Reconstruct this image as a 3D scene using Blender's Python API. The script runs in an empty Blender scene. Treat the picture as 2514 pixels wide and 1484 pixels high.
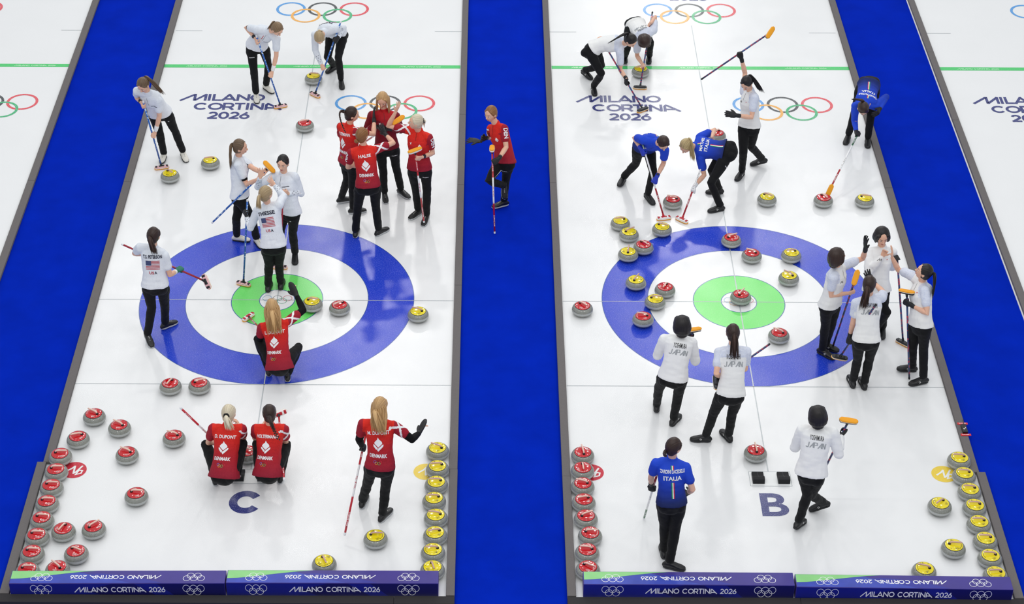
import bpy, bmesh, math, random, json
import numpy as np
from mathutils import Vector as V, Matrix, noise
from mathutils.bvhtree import BVHTree
DATA=json.loads(r'''{"S":[["R","",-2.012,-2.587,151.0],["R","",-1.667,-2.804,152.0],["R","",-2.135,-3.023,-158.0],["R","",-0.977,-2.995,163.0],["R","",-1.498,-3.312,157.0],["R","",-1.277,-4.055,-7.0],["R","CL",-2.292,-3.348,-1.0],["R","CL",-2.29,-3.632,-1.0],["R","CL",-2.293,-3.915,-5.0],["R","CL",-2.293,-4.199,-5.0],["R","CL",-2.299,-4.482,-8.0],["R","CL",-2.304,-4.766,-5.0],["R","CL",-2.304,-5.049,-7.0],["R","CL",-2.302,-5.333,-2.0],["R","",-2.019,-4.67,-112.0],["R","",-1.679,-4.63,41.0],["R","",-1.809,-5.041,-30.0],["R","",-1.974,-5.302,140.0],["R","",-1.155,-1.976,-111.0],["R","",-0.794,-1.962,11.0],["R","",0.857,-0.283,-139.0],["Y","",0.488,-0.202,-12.0],["R","",-0.055,-3.286,-34.0],["Y","",1.555,-4.767,-3.0],["Y","",1.901,-0.419,164.0],["R","",0.027,4.432,-152.0],["Y","",-1.281,3.35,-160.0],["Y","",-1.827,2.98,-50.0],["Y","",0.048,5.889,-13.0],["Y","",0.999,-5.186,-69.0],["Y","CR",2.223,-3.209,158.0],["Y","CR",2.231,-3.544,-169.0],["Y","CR",2.223,-3.828,-174.0],["Y","CR",2.205,-4.114,-174.0],["Y","CR",2.232,-4.408,175.0],["Y","CR",2.231,-4.707,-160.0],["Y","CR",2.214,-4.991,-172.0],["Y","CR",2.216,-5.274,-75.0],["R","BL",3.967,-3.278,101.0],["R","BL",3.955,-3.561,-86.0],["R","BL",3.947,-3.844,166.0],["R","BL",3.949,-4.128,-163.0],["R","BL",3.962,-4.411,23.0],["R","BL",4.0,-4.699,-3.0],["R","BL",3.957,-4.979,175.0],["R","BL",3.953,-5.262,-32.0],["Y","BR",8.464,-3.343,-178.0],["Y","BR",8.469,-3.626,-179.0],["Y","BR",8.479,-3.909,-179.0],["Y","BR",8.481,-4.193,-178.0],["Y","BR",8.474,-4.476,-178.0],["Y","BR",8.491,-4.759,-178.0],["Y","BR",8.487,-5.043,178.0],["Y","BR",8.49,-5.326,-174.0],["Y","",8.083,-4.165,-137.0],["Y","",8.107,-4.879,-9.0],["Y","",7.708,-5.259,167.0],["Y","",4.678,1.775,-163.0],["Y","",4.783,1.493,27.0],["Y","",5.253,1.626,-31.0],["R","",4.967,1.176,-54.0],["Y","",4.744,1.002,82.0],["Y","",4.813,0.33,58.0],["R","",5.194,0.163,-116.0],["Y","",5.043,-0.115,-7.0],["R","",4.071,-0.277,-48.0],["R","",4.858,-0.506,170.0],["R","",6.199,1.357,21.0],["R","",6.442,0.981,155.0],["Y","",6.987,0.992,-160.0],["Y","",6.887,0.444,144.0],["R","",6.193,0.002,55.0],["R","",6.601,-0.857,151.0],["R","",5.456,2.336,166.0],["R","",6.254,4.185,-129.0],["Y","",6.812,2.413,-40.0],["R","",7.617,2.394,-63.0],["Y","",8.207,2.389,-18.0],["Y","",5.224,6.154,-147.0],["R","",6.044,-3.224,95.0]],"K":{"1":{"PEL":[-1.97,3.469,0.87],"NK":[-2.065,3.268,1.294],"HD":[-2.112,3.182,1.481],"RS":[-2.222,3.286,1.329],"LS":[-1.933,3.24,1.201],"RE":[-2.282,3.456,1.128],"LE":[-1.941,3.259,0.922],"RW":[-2.179,3.233,1.164],"LW":[-2.017,3.233,0.682],"RM":[-2.131,3.176,1.146],"LM":[-2.053,3.234,0.615],"RH":[-2.063,3.472,0.858],"LH":[-1.876,3.465,0.881],"RK":[-2.016,3.533,0.47],"LK":[-1.791,3.549,0.5],"RA":[-2.004,3.61,0.079],"LA":[-1.722,3.633,0.107],"RT":[-2.017,3.456,0.032],"LT":[-1.657,3.488,0.021],"BH":[-1.998,3.306,0.035],"BT":[-2.134,3.166,1.219],"HV":[0.966,0.26,0],"HT":[-1.841,3.19,1.329]},"2":{"PEL":[-0.752,5.506,0.877],"NK":[-0.541,5.277,1.246],"HD":[-0.384,5.163,1.33],"RS":[-0.711,5.241,1.285],"LS":[-0.419,5.264,1.122],"RE":[-0.892,5.428,1.232],"LE":[-0.433,5.222,0.843],"RW":[-0.741,5.251,1.129],"LW":[-0.5,5.171,0.608],"RM":[-0.693,5.207,1.088],"LM":[-0.532,5.154,0.54],"RH":[-0.847,5.494,0.885],"LH":[-0.657,5.517,0.869],"RK":[-0.812,5.368,0.499],"LK":[-0.608,5.579,0.474],"RA":[-0.808,5.39,0.099],"LA":[-0.679,5.667,0.092],"RT":[-0.783,5.237,0.025],"LT":[-0.575,5.551,0.028],"BH":[-0.404,5.108,0.033],"BT":[-0.715,5.216,1.187],"HV":[0.936,0.351,0],"HT":[-0.533,5.241,1.291]},"3":{"PEL":[0.434,6.168,0.729],"NK":[0.265,5.783,0.96],"HD":[0.203,5.581,0.967],"RS":[0.119,5.813,0.899],"LS":[0.427,5.805,0.996],"RE":[0.106,5.814,0.628],"LE":[0.543,6.037,0.899],"RW":[0.205,5.659,0.458],"LW":[0.48,5.806,0.857],"RM":[0.244,5.615,0.411],"LM":[0.423,5.768,0.824],"RH":[0.349,6.21,0.728],"LH":[0.518,6.125,0.729],"RK":[0.273,6.056,0.37],"LK":[0.463,5.799,0.497],"RA":[0.34,6.326,0.085],"LA":[0.487,5.836,0.099],"RT":[0.248,6.204,0.032],"LT":[0.512,5.683,0.025],"BH":[0.1,5.469,0.032],"BT":[0.523,5.872,1.091],"HV":[0.752,-0.659,0],"HT":[0.252,5.583,1.072]},"4":{"PEL":[-0.568,1.298,0.846],"NK":[-0.584,1.464,1.323],"HD":[-0.532,1.423,1.521],"RS":[-0.568,1.298,1.326],"LS":[-0.555,1.592,1.221],"RE":[-0.455,1.202,1.063],"LE":[-0.377,1.376,1.213],"RW":[-0.297,1.098,1.211],"LW":[-0.217,1.19,1.253],"RM":[-0.246,1.142,1.244],"LM":[-0.18,1.153,1.308],"RH":[-0.579,1.206,0.866],"LH":[-0.555,1.387,0.818],"RK":[-0.439,1.262,0.483],"LK":[-0.651,1.284,0.455],"RA":[-0.401,1.357,0.09],"LA":[-0.687,1.423,0.084],"RT":[-0.324,1.233,0.035],"LT":[-0.53,1.394,0.03],"BH":[-0.133,1.154,1.369],"BT":[-0.961,1.109,0.503],"HV":[0.746,-0.666,0],"HT":[-0.669,1.275,1.271]},"5":{"PEL":[0.135,0.887,0.852],"NK":[0.072,1.073,1.307],"HD":[0.072,1.026,1.513],"RS":[-0.062,1.145,1.25],"LS":[0.217,1.008,1.326],"RE":[-0.291,1.05,1.126],"LE":[0.295,0.994,1.061],"RW":[-0.231,0.942,1.337],"LW":[0.151,0.824,1.159],"RM":[-0.22,0.946,1.412],"LM":[0.085,0.826,1.195],"RH":[0.068,0.939,0.814],"LH":[0.203,0.83,0.885],"RK":[-0.021,1.048,0.444],"LK":[0.159,0.907,0.485],"RA":[-0.069,1.17,0.076],"LA":[0.16,0.997,0.089],"RT":[-0.091,1.013,0.03],"LT":[0.169,0.849,0.035],"BH":[-0.031,0.74,0.037],"BT":[0.086,0.834,1.236],"HV":[0.994,-0.108,0]},"6":{"PEL":[-0.005,0.073,0.872],"NK":[-0.074,0.289,1.328],"HD":[-0.074,0.257,1.527],"RS":[0.079,0.247,1.357],"LS":[-0.209,0.311,1.237],"RE":[0.118,0.517,1.32],"LE":[-0.318,0.261,0.986],"RW":[-0.014,0.721,1.348],"LW":[-0.388,0.497,0.991],"RM":[-0.06,0.771,1.38],"LM":[-0.397,0.561,1.031],"RH":[0.089,0.075,0.871],"LH":[-0.099,0.065,0.865],"RK":[0.037,0.18,0.477],"LK":[-0.093,0.159,0.474],"RA":[0.027,0.278,0.092],"LA":[-0.139,0.228,0.086],"RT":[0.032,0.431,0.03],"LT":[-0.134,0.383,0.03],"BH":[-0.484,0.34,0.032],"BT":[-0.378,0.601,1.202],"HV":[0.931,-0.365,0],"HT":[-0.161,0.051,1.412]},"7":{"PEL":[-1.427,-0.88,0.896],"NK":[-1.421,-0.767,1.369],"HD":[-1.389,-0.795,1.566],"RS":[-1.285,-0.804,1.27],"LS":[-1.583,-0.774,1.371],"RE":[-1.232,-0.844,0.996],"LE":[-1.696,-0.623,1.176],"RW":[-1.186,-0.622,0.899],"LW":[-1.643,-0.437,1.03],"RM":[-1.148,-0.562,0.873],"LM":[-1.575,-0.424,1.001],"RH":[-1.335,-0.875,0.879],"LH":[-1.52,-0.886,0.911],"RK":[-1.356,-0.767,0.476],"LK":[-1.503,-0.901,0.515],"RA":[-1.401,-0.645,0.098],"LA":[-1.589,-0.942,0.135],"RT":[-1.292,-0.541,0.03],"LT":[-1.53,-1.054,0.028],"BH":[-0.811,-0.665,0.765],"BT":[-1.913,-0.32,1.109],"HV":[-0.006,-1.0,0],"HT":[-1.353,-1.019,1.422]},"8":{"PEL":[0.205,-1.769,0.298],"NK":[0.148,-1.524,0.74],"HD":[0.12,-1.447,0.925],"RS":[0.308,-1.493,0.738],"LS":[-0.007,-1.558,0.704],"RE":[0.489,-1.289,0.769],"LE":[-0.059,-1.479,0.446],"RW":[0.393,-1.078,0.848],"LW":[0.025,-1.295,0.308],"RM":[0.357,-1.03,0.895],"LM":[0.05,-1.24,0.265],"RH":[0.283,-1.812,0.327],"LH":[0.127,-1.731,0.261],"RK":[0.42,-1.431,0.297],"LK":[-0.094,-1.437,0.425],"RA":[0.29,-1.732,0.096],"LA":[0.041,-1.612,0.09],"RT":[0.277,-1.582,0.03],"LT":[0.027,-1.459,0.03],"BH":[-0.341,-0.418,0.03],"BT":[0.159,-1.468,0.329],"HV":[0.601,0.799,0],"HT":[0.176,-1.727,0.705]},"9":{"PEL":[-0.241,-3.887,0.33],"NK":[-0.212,-3.602,0.76],"HD":[-0.183,-3.588,0.958],"RS":[-0.051,-3.603,0.737],"LS":[-0.374,-3.605,0.746],"RE":[-0.054,-3.485,0.489],"LE":[-0.461,-3.56,0.489],"RW":[-0.132,-3.253,0.489],"LW":[-0.409,-3.382,0.329],"RM":[-0.155,-3.181,0.489],"LM":[-0.394,-3.329,0.278],"RH":[-0.155,-3.92,0.35],"LH":[-0.328,-3.863,0.301],"RK":[-0.059,-3.549,0.474],"LK":[-0.5,-3.521,0.432],"RA":[-0.138,-3.709,0.119],"LA":[-0.392,-3.717,0.092],"RT":[-0.143,-3.57,0.03],"LT":[-0.397,-3.564,0.03],"BH":[-0.29,-3.231,0.03],"BT":[-0.725,-3.642,1.07],"HV":[1.0,0.007,0],"HT":[-0.15,-3.782,0.859]},"10":{"PEL":[0.27,-3.879,0.35],"NK":[0.283,-3.618,0.781],"HD":[0.293,-3.613,0.981],"RS":[0.449,-3.625,0.759],"LS":[0.127,-3.61,0.743],"RE":[0.449,-3.549,0.495],"LE":[0.08,-3.487,0.502],"RW":[0.376,-3.33,0.411],"LW":[0.15,-3.252,0.502],"RM":[0.354,-3.264,0.385],"LM":[0.171,-3.18,0.502],"RH":[0.352,-3.918,0.377],"LH":[0.188,-3.847,0.317],"RK":[0.459,-3.538,0.45],"LK":[0.096,-3.459,0.391],"RA":[0.371,-3.67,0.088],"LA":[0.154,-3.725,0.122],"RT":[0.371,-3.515,0.03],"LT":[0.154,-3.588,0.03],"BH":[0.304,-2.904,0.394],"BT":[0.467,-4.071,0.365],"HV":[0.768,0.641,0],"HT":[0.418,-3.875,0.786]},"11":{"PEL":[1.612,-4.374,0.868],"NK":[1.599,-4.2,1.337],"HD":[1.622,-4.156,1.537],"RS":[1.763,-4.221,1.305],"LS":[1.426,-4.216,1.319],"RE":[1.971,-4.252,1.128],"LE":[1.369,-4.17,1.056],"RW":[2.039,-4.037,1.035],"LW":[1.381,-4.036,0.853],"RM":[2.07,-3.975,1.069],"LM":[1.383,-3.997,0.789],"RH":[1.704,-4.394,0.881],"LH":[1.52,-4.358,0.849],"RK":[1.66,-4.345,0.48],"LK":[1.451,-4.233,0.466],"RA":[1.614,-4.355,0.082],"LA":[1.37,-4.115,0.093],"RT":[1.699,-4.213,0.035],"LT":[1.402,-3.966,0.03],"BH":[1.432,-3.86,0.929],"BT":[1.199,-4.699,0.079],"HV":[0.957,-0.29,0],"HT":[1.621,-4.421,1.333]},"12":{"PEL":[1.162,1.514,0.891],"NK":[1.111,1.682,1.36],"HD":[1.105,1.694,1.562],"RS":[1.276,1.682,1.337],"LS":[0.95,1.651,1.308],"RE":[1.513,1.821,1.357],"LE":[0.883,1.693,1.045],"RW":[1.396,2.036,1.364],"LW":[0.934,1.905,0.932],"RM":[1.356,2.092,1.394],"LM":[0.95,1.969,0.898],"RH":[1.258,1.516,0.891],"LH":[1.066,1.508,0.885],"RK":[1.258,1.554,0.481],"LK":[1.008,1.537,0.484],"RA":[1.286,1.582,0.086],"LA":[0.962,1.547,0.089],"RT":[1.397,1.699,0.033],"LT":[0.976,1.701,0.03]},"13":{"PEL":[0.87,2.144,0.884],"NK":[0.878,2.265,1.357],"HD":[0.93,2.254,1.552],"RS":[0.97,2.13,1.355],"LS":[0.76,2.364,1.298],"RE":[1.219,2.206,1.266],"LE":[0.744,2.441,1.034],"RW":[1.219,2.43,1.364],"LW":[0.948,2.577,1.034],"RM":[1.212,2.481,1.42],"LM":[1.01,2.618,1.034],"RH":[0.924,2.071,0.908],"LH":[0.816,2.216,0.857],"RK":[0.905,2.105,0.492],"LK":[0.817,2.299,0.467],"RA":[0.897,2.133,0.091],"LA":[0.714,2.399,0.1],"RT":[1.063,2.176,0.035],"LT":[0.823,2.453,0.018],"HT":[0.844,2.038,1.383]},"14":{"PEL":[1.377,2.513,0.896],"NK":[1.348,2.606,1.393],"HD":[1.335,2.573,1.604],"RS":[1.186,2.56,1.37],"LS":[1.51,2.572,1.356],"RE":[1.096,2.563,1.119],"LE":[1.574,2.601,1.099],"RW":[1.26,2.433,1.254],"LW":[1.446,2.424,1.217],"RM":[1.325,2.402,1.278],"LM":[1.386,2.391,1.25],"RH":[1.285,2.494,0.891],"LH":[1.47,2.527,0.891],"RK":[1.313,2.518,0.491],"LK":[1.5,2.571,0.494],"RA":[1.323,2.55,0.088],"LA":[1.557,2.626,0.098],"RT":[1.345,2.399,0.032],"LT":[1.673,2.512,0.025],"BH":[1.566,2.199,1.492],"BT":[0.958,2.848,0.687],"HV":[0.626,0.779,0]},"15":{"PEL":[1.855,1.941,0.901],"NK":[1.86,2.047,1.399],"HD":[1.813,1.985,1.594],"RS":[1.71,2.114,1.395],"LS":[1.994,1.955,1.367],"RE":[1.429,2.129,1.444],"LE":[2.047,1.969,1.106],"RW":[1.533,2.112,1.665],"LW":[1.906,1.772,1.161],"RM":[1.564,2.135,1.73],"LM":[1.835,1.744,1.173],"RH":[1.763,1.954,0.881],"LH":[1.948,1.924,0.911],"RK":[1.798,2.016,0.483],"LK":[1.955,1.929,0.502],"RA":[1.824,2.094,0.087],"LA":[1.942,1.957,0.096],"RT":[1.723,1.985,0.033],"LT":[1.906,1.81,0.03],"BH":[1.81,1.735,1.28],"BT":[1.914,1.768,0.092],"HV":[0.872,0.49,0],"HT":[1.928,2.03,1.507]},"16":{"PEL":[3.041,2.229,0.827],"NK":[2.926,2.412,1.296],"HD":[2.845,2.384,1.492],"RS":[2.85,2.511,1.187],"LS":[3.03,2.288,1.326],"RE":[2.846,2.654,0.952],"LE":[3.063,2.153,1.093],"RW":[2.781,2.445,1.063],"LW":[2.961,1.941,1.036],"RM":[2.731,2.396,1.089],"LM":[2.894,1.918,1.005],"RH":[2.985,2.287,0.777],"LH":[3.1,2.164,0.865],"RK":[2.818,1.935,0.67],"LK":[3.062,2.263,0.479],"RA":[3.043,2.182,0.448],"LA":[3.044,2.345,0.088],"RT":[3.058,2.055,0.352],"LT":[2.894,2.282,0.029],"BH":[2.867,1.974,1.17],"BT":[2.909,1.597,0.024],"HV":[-0.019,-1.0,0]},"17":{"PEL":[4.42,5.736,0.69],"NK":[4.879,5.704,0.809],"HD":[4.999,5.583,0.931],"RS":[4.842,5.558,0.748],"LS":[4.859,5.869,0.796],"RE":[4.855,5.521,0.459],"LE":[4.737,6.098,0.704],"RW":[4.941,5.302,0.421],"LW":[4.6,5.915,0.792],"RM":[4.958,5.319,0.35],"LM":[4.553,5.876,0.835],"RH":[4.374,5.654,0.699],"LH":[4.466,5.818,0.681],"RK":[4.561,5.454,0.417],"LK":[4.588,5.911,0.318],"RA":[4.458,5.667,0.094],"LA":[4.34,6.133,0.115],"RT":[4.473,5.515,0.029],"LT":[4.431,6.025,0.03],"BH":[5.194,5.045,0.041],"BT":[4.601,5.738,0.8],"HV":[0.822,0.57,0],"HT":[4.653,5.509,0.934]},"18":{"PEL":[5.153,6.794,0.561],"NK":[5.299,6.351,0.594],"HD":[5.26,6.145,0.61],"RS":[5.16,6.288,0.529],"LS":[5.417,6.467,0.64],"RE":[5.171,6.328,0.265],"LE":[5.46,6.739,0.747],"RW":[5.234,6.087,0.254],"LW":[5.383,6.517,0.755],"RM":[5.252,6.014,0.239],"LM":[5.376,6.561,0.694],"RH":[5.067,6.755,0.554],"LH":[5.24,6.83,0.569],"RK":[5.009,6.401,0.349],"LK":[5.385,6.477,0.415],"RA":[5.004,6.677,0.066],"LA":[5.397,6.682,0.077],"RT":[4.997,6.524,0.04],"LT":[5.378,6.528,0.033],"BH":[5.195,5.738,0.028],"BT":[5.412,6.744,0.82],"HV":[0.997,-0.075,0]},"19":{"PEL":[6.588,3.277,0.813],"NK":[6.58,3.377,1.294],"HD":[6.501,3.307,1.475],"RS":[6.509,3.505,1.219],"LS":[6.621,3.22,1.303],"RE":[6.519,3.67,1.439],"LE":[6.583,3.077,1.047],"RW":[6.45,3.678,1.673],"LW":[6.358,3.012,1.117],"RM":[6.427,3.698,1.743],"LM":[6.284,3.013,1.133],"RH":[6.516,3.331,0.784],"LH":[6.66,3.222,0.838],"RK":[6.511,3.064,0.474],"LK":[6.644,3.291,0.438],"RA":[6.529,3.174,0.091],"LA":[6.848,3.457,0.134],"RT":[6.449,3.04,0.028],"LT":[6.73,3.458,0.029],"BH":[6.824,3.693,2.083],"BT":[5.904,3.712,1.313],"HV":[0.225,0.974,0],"HT":[6.737,3.305,1.33]},"20":{"PEL":[5.052,-2.684,0.845],"NK":[5.124,-2.488,1.271],"HD":[5.132,-2.506,1.472],"RS":[5.265,-2.475,1.192],"LS":[4.942,-2.49,1.24],"RE":[5.328,-2.498,0.918],"LE":[4.869,-2.469,0.976],"RW":[5.303,-2.281,1.043],"LW":[4.954,-2.24,0.976],"RM":[5.296,-2.214,1.081],"LM":[4.98,-2.17,0.976],"RH":[5.147,-2.706,0.856],"LH":[4.957,-2.664,0.835],"RK":[5.132,-2.635,0.469],"LK":[4.909,-2.484,0.465],"RA":[5.107,-2.579,0.088],"LA":[4.919,-2.315,0.099],"RT":[5.18,-2.457,0.022],"LT":[4.932,-2.166,0.03],"BH":[5.304,-2.274,1.207],"BT":[5.222,-1.676,0.171],"HV":[0.905,0.424,0]},"21":{"PEL":[5.707,-3.041,0.882],"NK":[5.721,-2.78,1.334],"HD":[5.708,-2.757,1.536],"RS":[5.88,-2.807,1.296],"LS":[5.565,-2.79,1.277],"RE":[5.889,-2.789,1.022],"LE":[5.519,-3.011,1.127],"RW":[5.86,-2.584,0.892],"LW":[5.581,-2.85,0.951],"RM":[5.851,-2.522,0.851],"LM":[5.612,-2.808,0.897],"RH":[5.801,-3.04,0.878],"LH":[5.614,-3.051,0.873],"RK":[5.759,-2.958,0.48],"LK":[5.532,-2.97,0.483],"RA":[5.756,-2.885,0.091],"LA":[5.475,-2.907,0.092],"RT":[5.695,-2.745,0.029],"LT":[5.323,-2.896,0.029],"BH":[5.541,-2.894,0.911],"BT":[6.292,-1.968,0.776],"HV":[-0.001,-1.0,0],"HT":[5.715,-3.021,1.34]},"22":{"PEL":[6.474,-4.475,0.88],"NK":[6.53,-4.264,1.334],"HD":[6.503,-4.284,1.534],"RS":[6.689,-4.302,1.305],"LS":[6.358,-4.257,1.294],"RE":[6.775,-4.394,1.06],"LE":[6.304,-4.243,1.025],"RW":[6.826,-4.163,1.125],"LW":[6.393,-4.014,1.025],"RM":[6.853,-4.101,1.156],"LM":[6.42,-3.944,1.025],"RH":[6.558,-4.498,0.844],"LH":[6.386,-4.456,0.909],"RK":[6.525,-4.37,0.426],"LK":[6.463,-4.472,0.512],"RA":[6.71,-4.183,0.161],"LA":[6.401,-4.474,0.118],"RT":[6.674,-4.18,0.018],"LT":[6.459,-4.394,0.011],"BH":[6.893,-4.125,1.314],"BT":[6.645,-3.967,0.15],"HV":[0.993,-0.121,0]},"23":{"PEL":[7.142,-1.219,0.868],"NK":[7.189,-1.139,1.351],"HD":[7.161,-1.179,1.552],"RS":[7.117,-1.29,1.319],"LS":[7.294,-1.021,1.307],"RE":[7.109,-1.321,1.059],"LE":[7.54,-0.9,1.332],"RW":[7.336,-1.221,1.021],"LW":[7.535,-1.011,1.55],"RM":[7.395,-1.173,1.024],"LM":[7.523,-1.009,1.624],"RH":[7.078,-1.285,0.893],"LH":[7.206,-1.157,0.838],"RK":[7.114,-1.203,0.495],"LK":[7.197,-1.139,0.445],"RA":[7.128,-1.149,0.095],"LA":[7.187,-1.019,0.073],"RT":[7.247,-1.247,0.029],"LT":[7.301,-1.101,0.033],"BH":[7.418,-1.188,1.23],"BT":[7.273,-1.057,0.039],"HV":[-0.267,-0.964,0]},"24":{"PEL":[7.786,-0.816,0.809],"NK":[7.839,-0.571,1.267],"HD":[7.812,-0.617,1.472],"RS":[7.689,-0.634,1.247],"LS":[7.984,-0.54,1.191],"RE":[7.642,-0.867,1.11],"LE":[8.029,-0.488,0.921],"RW":[7.806,-0.801,1.288],"LW":[8.023,-0.641,1.111],"RM":[7.832,-0.785,1.355],"LM":[8.031,-0.669,1.179],"RH":[7.71,-0.786,0.762],"LH":[7.863,-0.857,0.845],"RK":[7.961,-0.84,0.449],"LK":[7.932,-0.759,0.469],"RA":[7.885,-0.681,0.09],"LA":[7.98,-0.663,0.079],"RT":[7.853,-0.831,0.03],"LT":[7.954,-0.812,0.035],"BH":[8.207,-0.926,0.035],"BT":[8.029,-0.663,1.199],"HV":[0.704,-0.711,0]},"25":{"PEL":[7.476,-1.955,0.879],"NK":[7.502,-1.719,1.322],"HD":[7.474,-1.728,1.522],"RS":[7.658,-1.689,1.291],"LS":[7.346,-1.744,1.25],"RE":[7.728,-1.441,1.195],"LE":[7.33,-1.771,0.972],"RW":[7.642,-1.213,1.187],"LW":[7.323,-1.726,0.73],"RM":[7.603,-1.156,1.221],"LM":[7.337,-1.732,0.656],"RH":[7.571,-1.952,0.881],"LH":[7.382,-1.964,0.871],"RK":[7.572,-1.871,0.486],"LK":[7.43,-1.867,0.482],"RA":[7.562,-1.839,0.089],"LA":[7.423,-1.802,0.088],"RT":[7.548,-1.685,0.03],"LT":[7.41,-1.649,0.03],"BH":[7.261,-1.614,0.312],"BT":[7.526,-1.992,1.402],"HV":[0.998,-0.068,0],"HT":[7.375,-1.996,1.319]},"26":{"PEL":[8.193,-1.65,0.878],"NK":[8.197,-1.411,1.326],"HD":[8.18,-1.466,1.527],"RS":[8.091,-1.275,1.341],"LS":[8.201,-1.574,1.332],"RE":[7.974,-1.041,1.256],"LE":[8.23,-1.76,1.108],"RW":[7.864,-1.082,1.471],"LW":[8.064,-1.581,1.101],"RM":[7.858,-1.074,1.545],"LM":[8.021,-1.518,1.11],"RH":[8.149,-1.579,0.837],"LH":[8.232,-1.73,0.912],"RK":[8.168,-1.572,0.448],"LK":[8.272,-1.709,0.509],"RA":[8.226,-1.49,0.074],"LA":[8.316,-1.75,0.099],"RT":[8.057,-1.495,0.029],"LT":[8.155,-1.787,0.028],"BH":[8.008,-1.49,1.227],"BT":[8.153,-1.704,0.042],"HV":[0.8,-0.599,0],"HT":[8.299,-1.62,1.253]},"27":{"PEL":[5.036,2.757,0.72],"NK":[5.168,2.41,1.022],"HD":[5.256,2.243,1.113],"RS":[4.993,2.432,1.052],"LS":[5.298,2.383,0.921],"RE":[4.883,2.665,0.96],"LE":[5.302,2.456,0.657],"RW":[4.968,2.444,0.896],"LW":[5.197,2.267,0.541],"RM":[5.015,2.393,0.865],"LM":[5.159,2.219,0.497],"RH":[4.955,2.725,0.761],"LH":[5.116,2.79,0.678],"RK":[4.95,2.872,0.398],"LK":[5.161,2.445,0.511],"RA":[4.787,3.006,0.077],"LA":[5.11,2.519,0.106],"RT":[4.724,2.855,0.025],"LT":[5.178,2.393,0.032],"BH":[5.31,1.998,0.033],"BT":[4.953,2.495,1.075],"HV":[0.978,0.21,0]},"28":{"PEL":[6.205,2.617,0.752],"NK":[5.775,2.738,0.767],"HD":[5.619,2.618,0.838],"RS":[5.837,2.886,0.826],"LS":[5.831,2.611,0.657],"RE":[6.066,3.059,0.851],"LE":[5.902,2.539,0.408],"RW":[6.006,2.828,0.865],"LW":[5.752,2.356,0.335],"RM":[6.009,2.863,0.799],"LM":[5.724,2.291,0.309],"RH":[6.207,2.701,0.798],"LH":[6.192,2.532,0.708],"RK":[6.007,2.593,0.452],"LK":[5.972,2.282,0.437],"RA":[6.15,2.693,0.09],"LA":[6.128,2.239,0.085],"RT":[5.984,2.694,0.032],"LT":[5.968,2.184,0.027],"BH":[5.561,1.954,0.029],"BT":[6.019,2.885,0.809],"HV":[0.75,-0.661,0],"HT":[5.712,2.451,0.707]},"29":{"PEL":[8.475,4.34,0.862],"NK":[8.364,3.875,0.812],"HD":[8.291,3.681,0.85],"RS":[8.209,3.836,0.806],"LS":[8.509,3.92,0.75],"RE":[8.233,3.876,0.534],"LE":[8.701,4.11,0.8],"RW":[8.223,3.635,0.499],"LW":[8.593,3.902,0.729],"RM":[8.234,3.566,0.472],"LM":[8.56,3.838,0.707],"RH":[8.38,4.357,0.859],"LH":[8.57,4.323,0.866],"RK":[8.281,4.169,0.493],"LK":[8.516,4.108,0.487],"RA":[8.241,4.214,0.097],"LA":[8.52,4.135,0.088],"RT":[8.182,4.071,0.026],"LT":[8.503,3.982,0.031],"BH":[7.719,2.577,0.122],"BT":[8.249,3.591,0.479],"HV":[-0.113,-0.994,0],"HT":[8.131,3.712,0.998]},"30":{"PEL":[4.86,-4.991,0.888],"NK":[4.846,-4.857,1.357],"HD":[4.862,-4.874,1.559],"RS":[4.995,-4.901,1.29],"LS":[4.68,-4.877,1.321],"RE":[5.082,-4.991,1.044],"LE":[4.639,-4.806,1.059],"RW":[5.059,-4.833,0.859],"LW":[4.658,-4.679,0.851],"RM":[5.052,-4.784,0.802],"LM":[4.678,-4.656,0.782],"RH":[4.954,-4.983,0.879],"LH":[4.767,-5.001,0.893],"RK":[4.92,-5.031,0.479],"LK":[4.81,-4.96,0.491],"RA":[4.872,-5.134,0.096],"LA":[4.826,-4.939,0.091],"RT":[5.001,-5.164,0.026],"LT":[4.821,-4.786,0.03],"BH":[4.705,-4.806,1.117],"BT":[4.641,-4.326,0.019],"HV":[0.898,-0.439,0],"HT":[4.766,-5.01,1.541]}}}''')
sc=bpy.context.scene; COL=sc.collection
SX=6.175   # spacing of the sheets
UP=V((0,0,1))
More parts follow.
